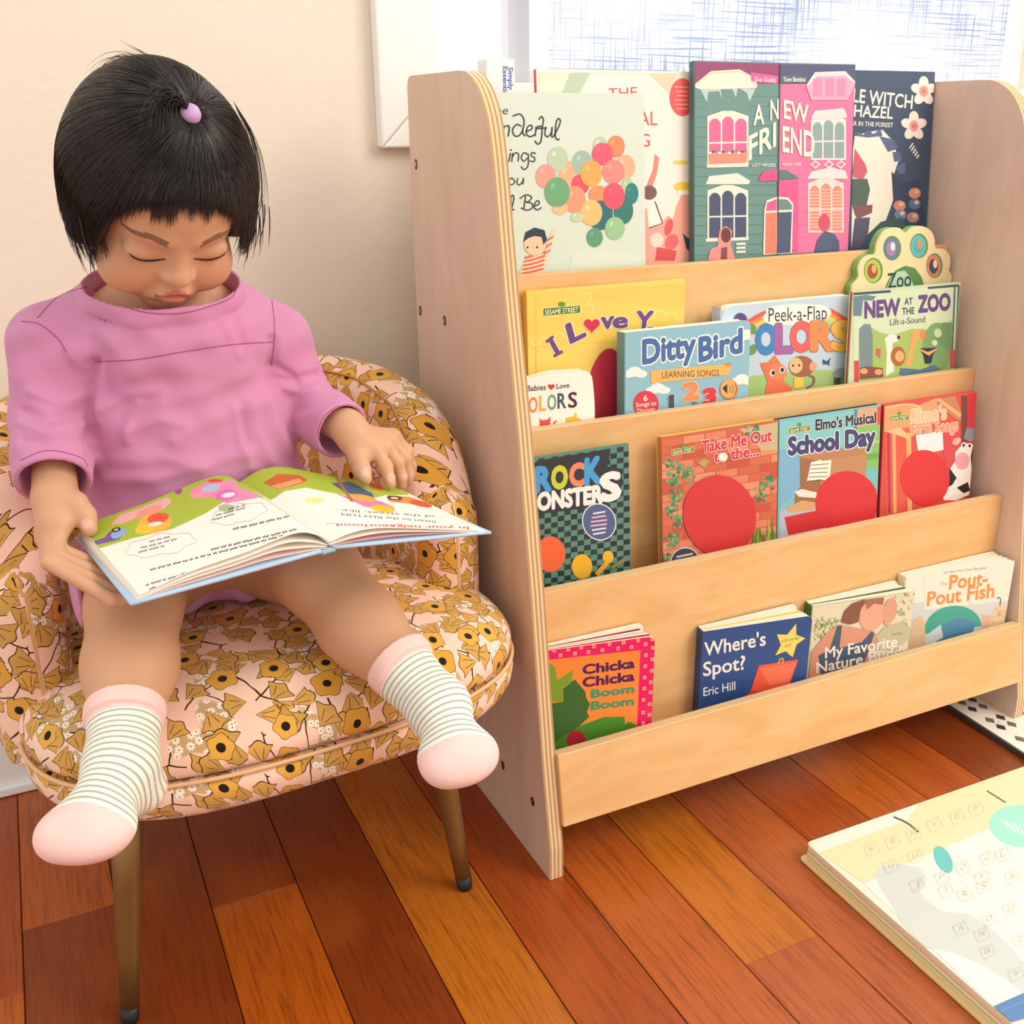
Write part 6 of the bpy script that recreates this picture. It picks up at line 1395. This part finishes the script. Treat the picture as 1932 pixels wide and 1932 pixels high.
px_page(GL, 'page_print', [(pol([(0, 380), (350, 250), (600, 150), (780, 150), (900, 280), (820, 270), (700, 290), (600, 350), (470, 410), (300, 450), (150, 495), (60, 520)]), gr_),
    (pol([(110, 470), (180, 445), (200, 420), (265, 405), (272, 425), (240, 455), (150, 478)]), '#7a5a9a'), (el(238, 428, 36, 20, -25), '#8fb4dc'), (el(228, 413, 20, 10, -15), '#2a2a30'), (el(228, 413, 11, 5, -15), '#c9c48a'),
    (pol([(205, 390), (240, 350), (330, 320), (450, 272), (470, 285), (440, 320), (340, 350), (260, 385)]), '#f2b3b4'), (el(370, 335, 60, 20, -22), '#ef9f86'), (el(395, 385, 75, 42, -12), '#f0b84a'), (el(410, 362, 48, 22, -10), '#e8603c'), (el(350, 410, 40, 20, -10), '#f3c93a'), (el(398, 388, 30, 9, -10), '#f7efe0'),
    (pol([(545, 262), (560, 235), (620, 205), (690, 200), (740, 200), (760, 230), (850, 262), (840, 275), (700, 300), (690, 275), (600, 270)]), '#ee8fb6'), (el(705, 262, 48, 24, -10), '#e26fb2'), (el(715, 262, 30, 10, -10), '#f7e9ee'), (el(640, 232, 40, 16, -12), '#a9c7d8'), (pol([(620, 200), (650, 192), (690, 195), (688, 205), (640, 208)]), '#d8502c'), (el(580, 262, 34, 16), '#f09aa6'), (el(497, 242, 17, 17), '#a44f9a'), (el(707, 318, 36, 17), '#a9bf8a')], pgL)
px_page(GR, 'page_print', [(pol([(760, 205), (800, 150), (960, 120), (1180, 160), (1480, 235), (1500, 262), (1400, 262), (1330, 280), (1150, 250), (1050, 230), (960, 245), (900, 285)]), gr_),
    (pol([(865, 210), (930, 170), (1020, 175), (1060, 195), (1040, 210), (930, 238)]), '#c9682c'), (pol([(900, 222), (1020, 190), (1040, 205), (930, 236)]), '#e7a06a'), (pol([(1160, 210), (1240, 205), (1340, 255), (1350, 280), (1220, 250)]), '#3c5c80'), (pol([(1180, 255), (1270, 275), (1380, 290), (1440, 318), (1380, 330), (1300, 310)]), '#d97fae'), (el(1385, 322, 55, 15, 8), '#f2c02c'), (el(1300, 275, 60, 14, 10), '#e9a54c'),
    (pol([(1180, 190), (1192, 190), (1260, 290), (1245, 292)]), '#a8703c'), (pol([(1320, 205), (1390, 215), (1380, 245), (1330, 232)]), '#d9602c'), (pol([(1405, 262), (1500, 270), (1600, 300), (1580, 318), (1500, 300), (1410, 290)]), '#e88a3c'), (el(1436, 275, 34, 10, 5), '#26262c'), (el(1436, 275, 18, 5, 5), '#d9d2b0'), (el(1550, 300, 50, 12, 12), '#d8562f'), (el(1090, 286, 44, 12), '#f3e68a')], pgR)
# the lines of print, upside down to the camera
A = Art(None, 1, 1, B7, lift=0.0004, step=0.000004, mapper=mapper(gridtree(GL))); R_ = random.Random(5)
def squig(x0, y0, x1, y1, wd=4.5, c='#2e2a2c'):
    L = math.hypot(x1 - x0, y1 - y0); x = 0
    while x < L - 8:
        wl_ = min(R_.uniform(14, 46), L - x); pts = []
        k = max(3, int(wl_ / 5))
        for i in range(k + 1):
            f = (x + wl_ * i / k) / L; pts.append((x0 + (x1 - x0) * f, y0 + (y1 - y0) * f + (R_.uniform(2.0, 5.0) if i % 2 else -R_.uniform(2.0, 5.0))))
        A.line(pts, wd, c); x += wl_ + 9
for ln in ((372, 674, 720, 582), (356, 654, 880, 506), (376, 588, 960, 438), (640, 500, 1010, 412), (735, 412, 1000, 350)): squig(*ln)
for ln in ((325, 512, 450, 480), (335, 493, 490, 455), (372, 466, 470, 442), (645, 372, 750, 344), (660, 352, 800, 316), (715, 325, 800, 303)): squig(*ln, 3.0)
for cx, cy, rx, ry in ((420, 480, 150, 45), (760, 345, 120, 40)):
    A.line([(cx + rx * math.cos(q) * (1 + 0.06 * math.sin(7 * q)), cy + ry * math.sin(q) * (1 + 0.10 * math.sin(7 * q)) - (math.cos(q)) * 25) for q in np.linspace(0, 6.28, 60)], 2.0, '#cfc9c0')
A.line([(148, 500), (300, 670)], 2.5, '#b9b2ac')
A.done(pgL, 'page_lettering')
A = Art(None, 1, 1, B7, lift=0.0004, step=0.000004, mapper=mapper(gridtree(GR)))
A.text('In your neighborhood...', (1755, 400), (1140, 385), 13, '#dd5a50', 0.02, up=(0.25, 1)); A.text('listen to the RHYTHM', (1612, 375), (1205, 340), 11, '#3a3436', 0.0, up=(0.25, 1)); A.text('of the street, like...', (1610, 352), (1170, 322), 10, '#3a3436', 0.0, up=(0.25, 1))
A.done(pgR, 'page_lettering')

# ------------------------------------------------------------------ big cream picture book on the floor
def flo(p, z): return px2w(p[0], p[1], 2, z)
zt = 0.026
fl_ = flo((1520, 1590), zt); fr2 = flo((1932, 1446), zt); nl = flo((1893, 1910), zt)
U = fr2 - fl_; U /= np.linalg.norm(U); Vv = nl - fl_; Vv = Vv - U * (U @ Vv); Lh = np.linalg.norm(Vv); Vv /= Lh
Mx = Matrix.Identity(4); Nn = np.cross(U, -Vv)
O_ = fl_ + Vv * (Lh + 0.02); O_[2] = 0.001
for i in range(3): Mx[i][0] = U[i]; Mx[i][1] = -Vv[i]; Mx[i][2] = (0, 0, 1)[i]; Mx[i][3] = O_[i]
fb = empty('large_picture_book', mat=Mx); tag(fb, 'large cream book with a pale grey shape lying on the wooden floor', 'book')
wB, hB = 0.47, Lh + 0.02
mb = MB(); mb.prism(rrect(wB + 0.004, hB + 0.004, 0.006, u0=-0.006, v0=-0.001), 0.0002, 0.003, lin('#e9cf95')); bevel(mb.build('back_cover', PRINT, fb), 0.0006)
mb = MB(); mb.box((0.002, 0.003, 0.0031), (wB - 0.004, hB - 0.003, 0.0198), lin('#f1e6c8'))
for k in range(5): mb.box((0.0015, 0.0028, 0.0045 + k * 0.003), (wB - 0.0036, hB - 0.0028, 0.0056 + k * 0.003), lin(('#e6c98f', '#a9b86a', '#f6eedb', '#e8a870', '#f3e3b8')[k]))
mb.build('page_block', PAPER, fb)
mb = MB(); mb.prism(rrect(wB, hB, 0.008), 0.0199, zt - 0.001, lin('#eee2cc')); fc_ = bevel(mb.build('front_cover', PRINT, fb), 0.0022, 3)
class TopFrame(Frame):
    pass
tf = Frame(O_ + np.array([0, 0, zt - 0.001]), U, -Vv)
A = Art(tf, wB, hB, B5, lift=zt - 0.0007, step=0.00002)
A.poly([(345, 985), (800, 800), (1485, 570), (1700, 500), (1700, 800), (1485, 850), (1300, 905), (870, 1080), (640, 1190)], '#f0dcb0'); A.poly([(350, 975), (920, 765), (870, 860), (400, 1030)], '#f0e8d8')
A.poly([(640, 1195), (880, 1080), (1310, 900), (1700, 780), (1700, 1750), (1485, 1780), (1280, 1860)], '#efeadd')
A.poly([(690, 1140), (740, 1100), (830, 1088), (930, 1110), (972, 1160), (960, 1210), (935, 1230), (960, 1270), (1050, 1340), (1180, 1350), (1300, 1420), (1400, 1510), (1500, 1620), (1500, 1780), (1300, 1640), (1120, 1560), (960, 1530), (900, 1480), (830, 1380), (730, 1220)], '#cdd3cc')
A.ell(1059, 1067, 42, 78, '#6cc4c0', -28); A.ell(1470, 890, 170, 112, '#9fe0cc', 5); A.ell(1180, 1015, 100, 30, '#e3ece2', 12)
for k in range(7): A.line([(1370 + k * 22, 860 + k * 4), (1400 + k * 22, 900 + k * 12)], 8, '#d5f2e6')
A.line([(798, 842), (870, 875), (928, 922)], 9, '#5a564a', 10); A.line([(1290, 705), (1388, 767)], 7, '#6a6658')
def sqr(x, y, s, ch_):
    A.line([(x, y), (x + s, y - s * .45), (x + s * 1.4, y + s * .35), (x + s * .4, y + s * .85), (x, y)], 3, '#d3cbb6')
    if ch_: A.text(ch_, (x + s * .5, y + s * .45), (x + s * .95, y + s * .25), s * .5, '#cfc7b2', -0.01)
for i, (x, y) in enumerate([(640, 1000), (750, 960), (860, 920), (970, 870), (1090, 830), (1190, 790), (740, 1090), (870, 1040), (1010, 1150), (1120, 1100), (1220, 1150), (1330, 1030), (1030, 1220), (1130, 1240), (1230, 1200), (1250, 1050), (1260, 1370), (1370, 1320), (1110, 1420), (1220, 1450), (1250, 1540), (1400, 1660), (1380, 1150), (1420, 1480), (880, 1190)]): sqr(x, y, 62, 'KIMVEFGHPOYLTRSCDUANBWXZJ'[i])
A.poly([(1285, 1890), (1310, 1850), (1490, 1770), (1700, 1700), (1700, 1932), (1285, 1990)], '#5d84b4'); A.line([(1300, 1900), (1485, 1815)], 4, '#7fa0c8')
A.done(fc_, 'cover_print'); 
# folded patterned mat under the far end of the shelf
m0 = flo((1796, 1331), 0.010); dirm = np.array([-0.0095, -0.144, 0]); dirm /= np.linalg.norm(dirm); U = np.array([-dirm[1], dirm[0], 0])
tf = Frame(m0 + dirm * 0.28 - np.array([0, 0, 0.0095]), U, -dirm); fm = empty('floor_mat', mat=tf.matrix()); tag(fm, 'cream mat with black geometric diamonds on the floor under the right end of the shelf', 'mat')
mb = MB(); mb.prism(rrect(0.30, 0.36, 0.004), 0.0, 0.0075, lin('#f3eadb')); bevel(mb.build('mat_pad', PRINT, fm), 0.001)
mb = MB(); mb.box((-0.0045, 0.0, 0.0), (-0.0002, 0.36, 0.0085), lin('#4c4846')); mb.build('mat_binding', PRINT, fm)
tf2 = Frame(np.array(tf.O) + np.array([0, 0, 0.0075]), U, -dirm); A = Art(tf2, 0.30, 0.36, lift=0.0078, step=0.000005)
def dia(u, v, s, c):
    A.n += A.step; A.mb.add([(u - s, v, A.n), (u, v - s * 1.3, A.n), (u + s, v, A.n), (u, v + s * 1.3, A.n)], [(0, 1, 2, 3)], lin(c))
for i in range(4):
    for j in range(6):
        u, v = 0.035 + i * 0.062, 0.04 + j * 0.058
        for du, dv in ((0.011, 0.011), (-0.011, 0.011), (0.011, -0.011), (-0.011, -0.011)): dia(u + du, v + dv, 0.0075, '#3a3230' if du * dv > 0 else '#6a625e')
        dia(u, v, 0.0045, '#f3eadb')
        if j % 2: dia(u + 0.03, v + 0.028, 0.005, '#a9a29a')
A.done(fm, 'mat_print')
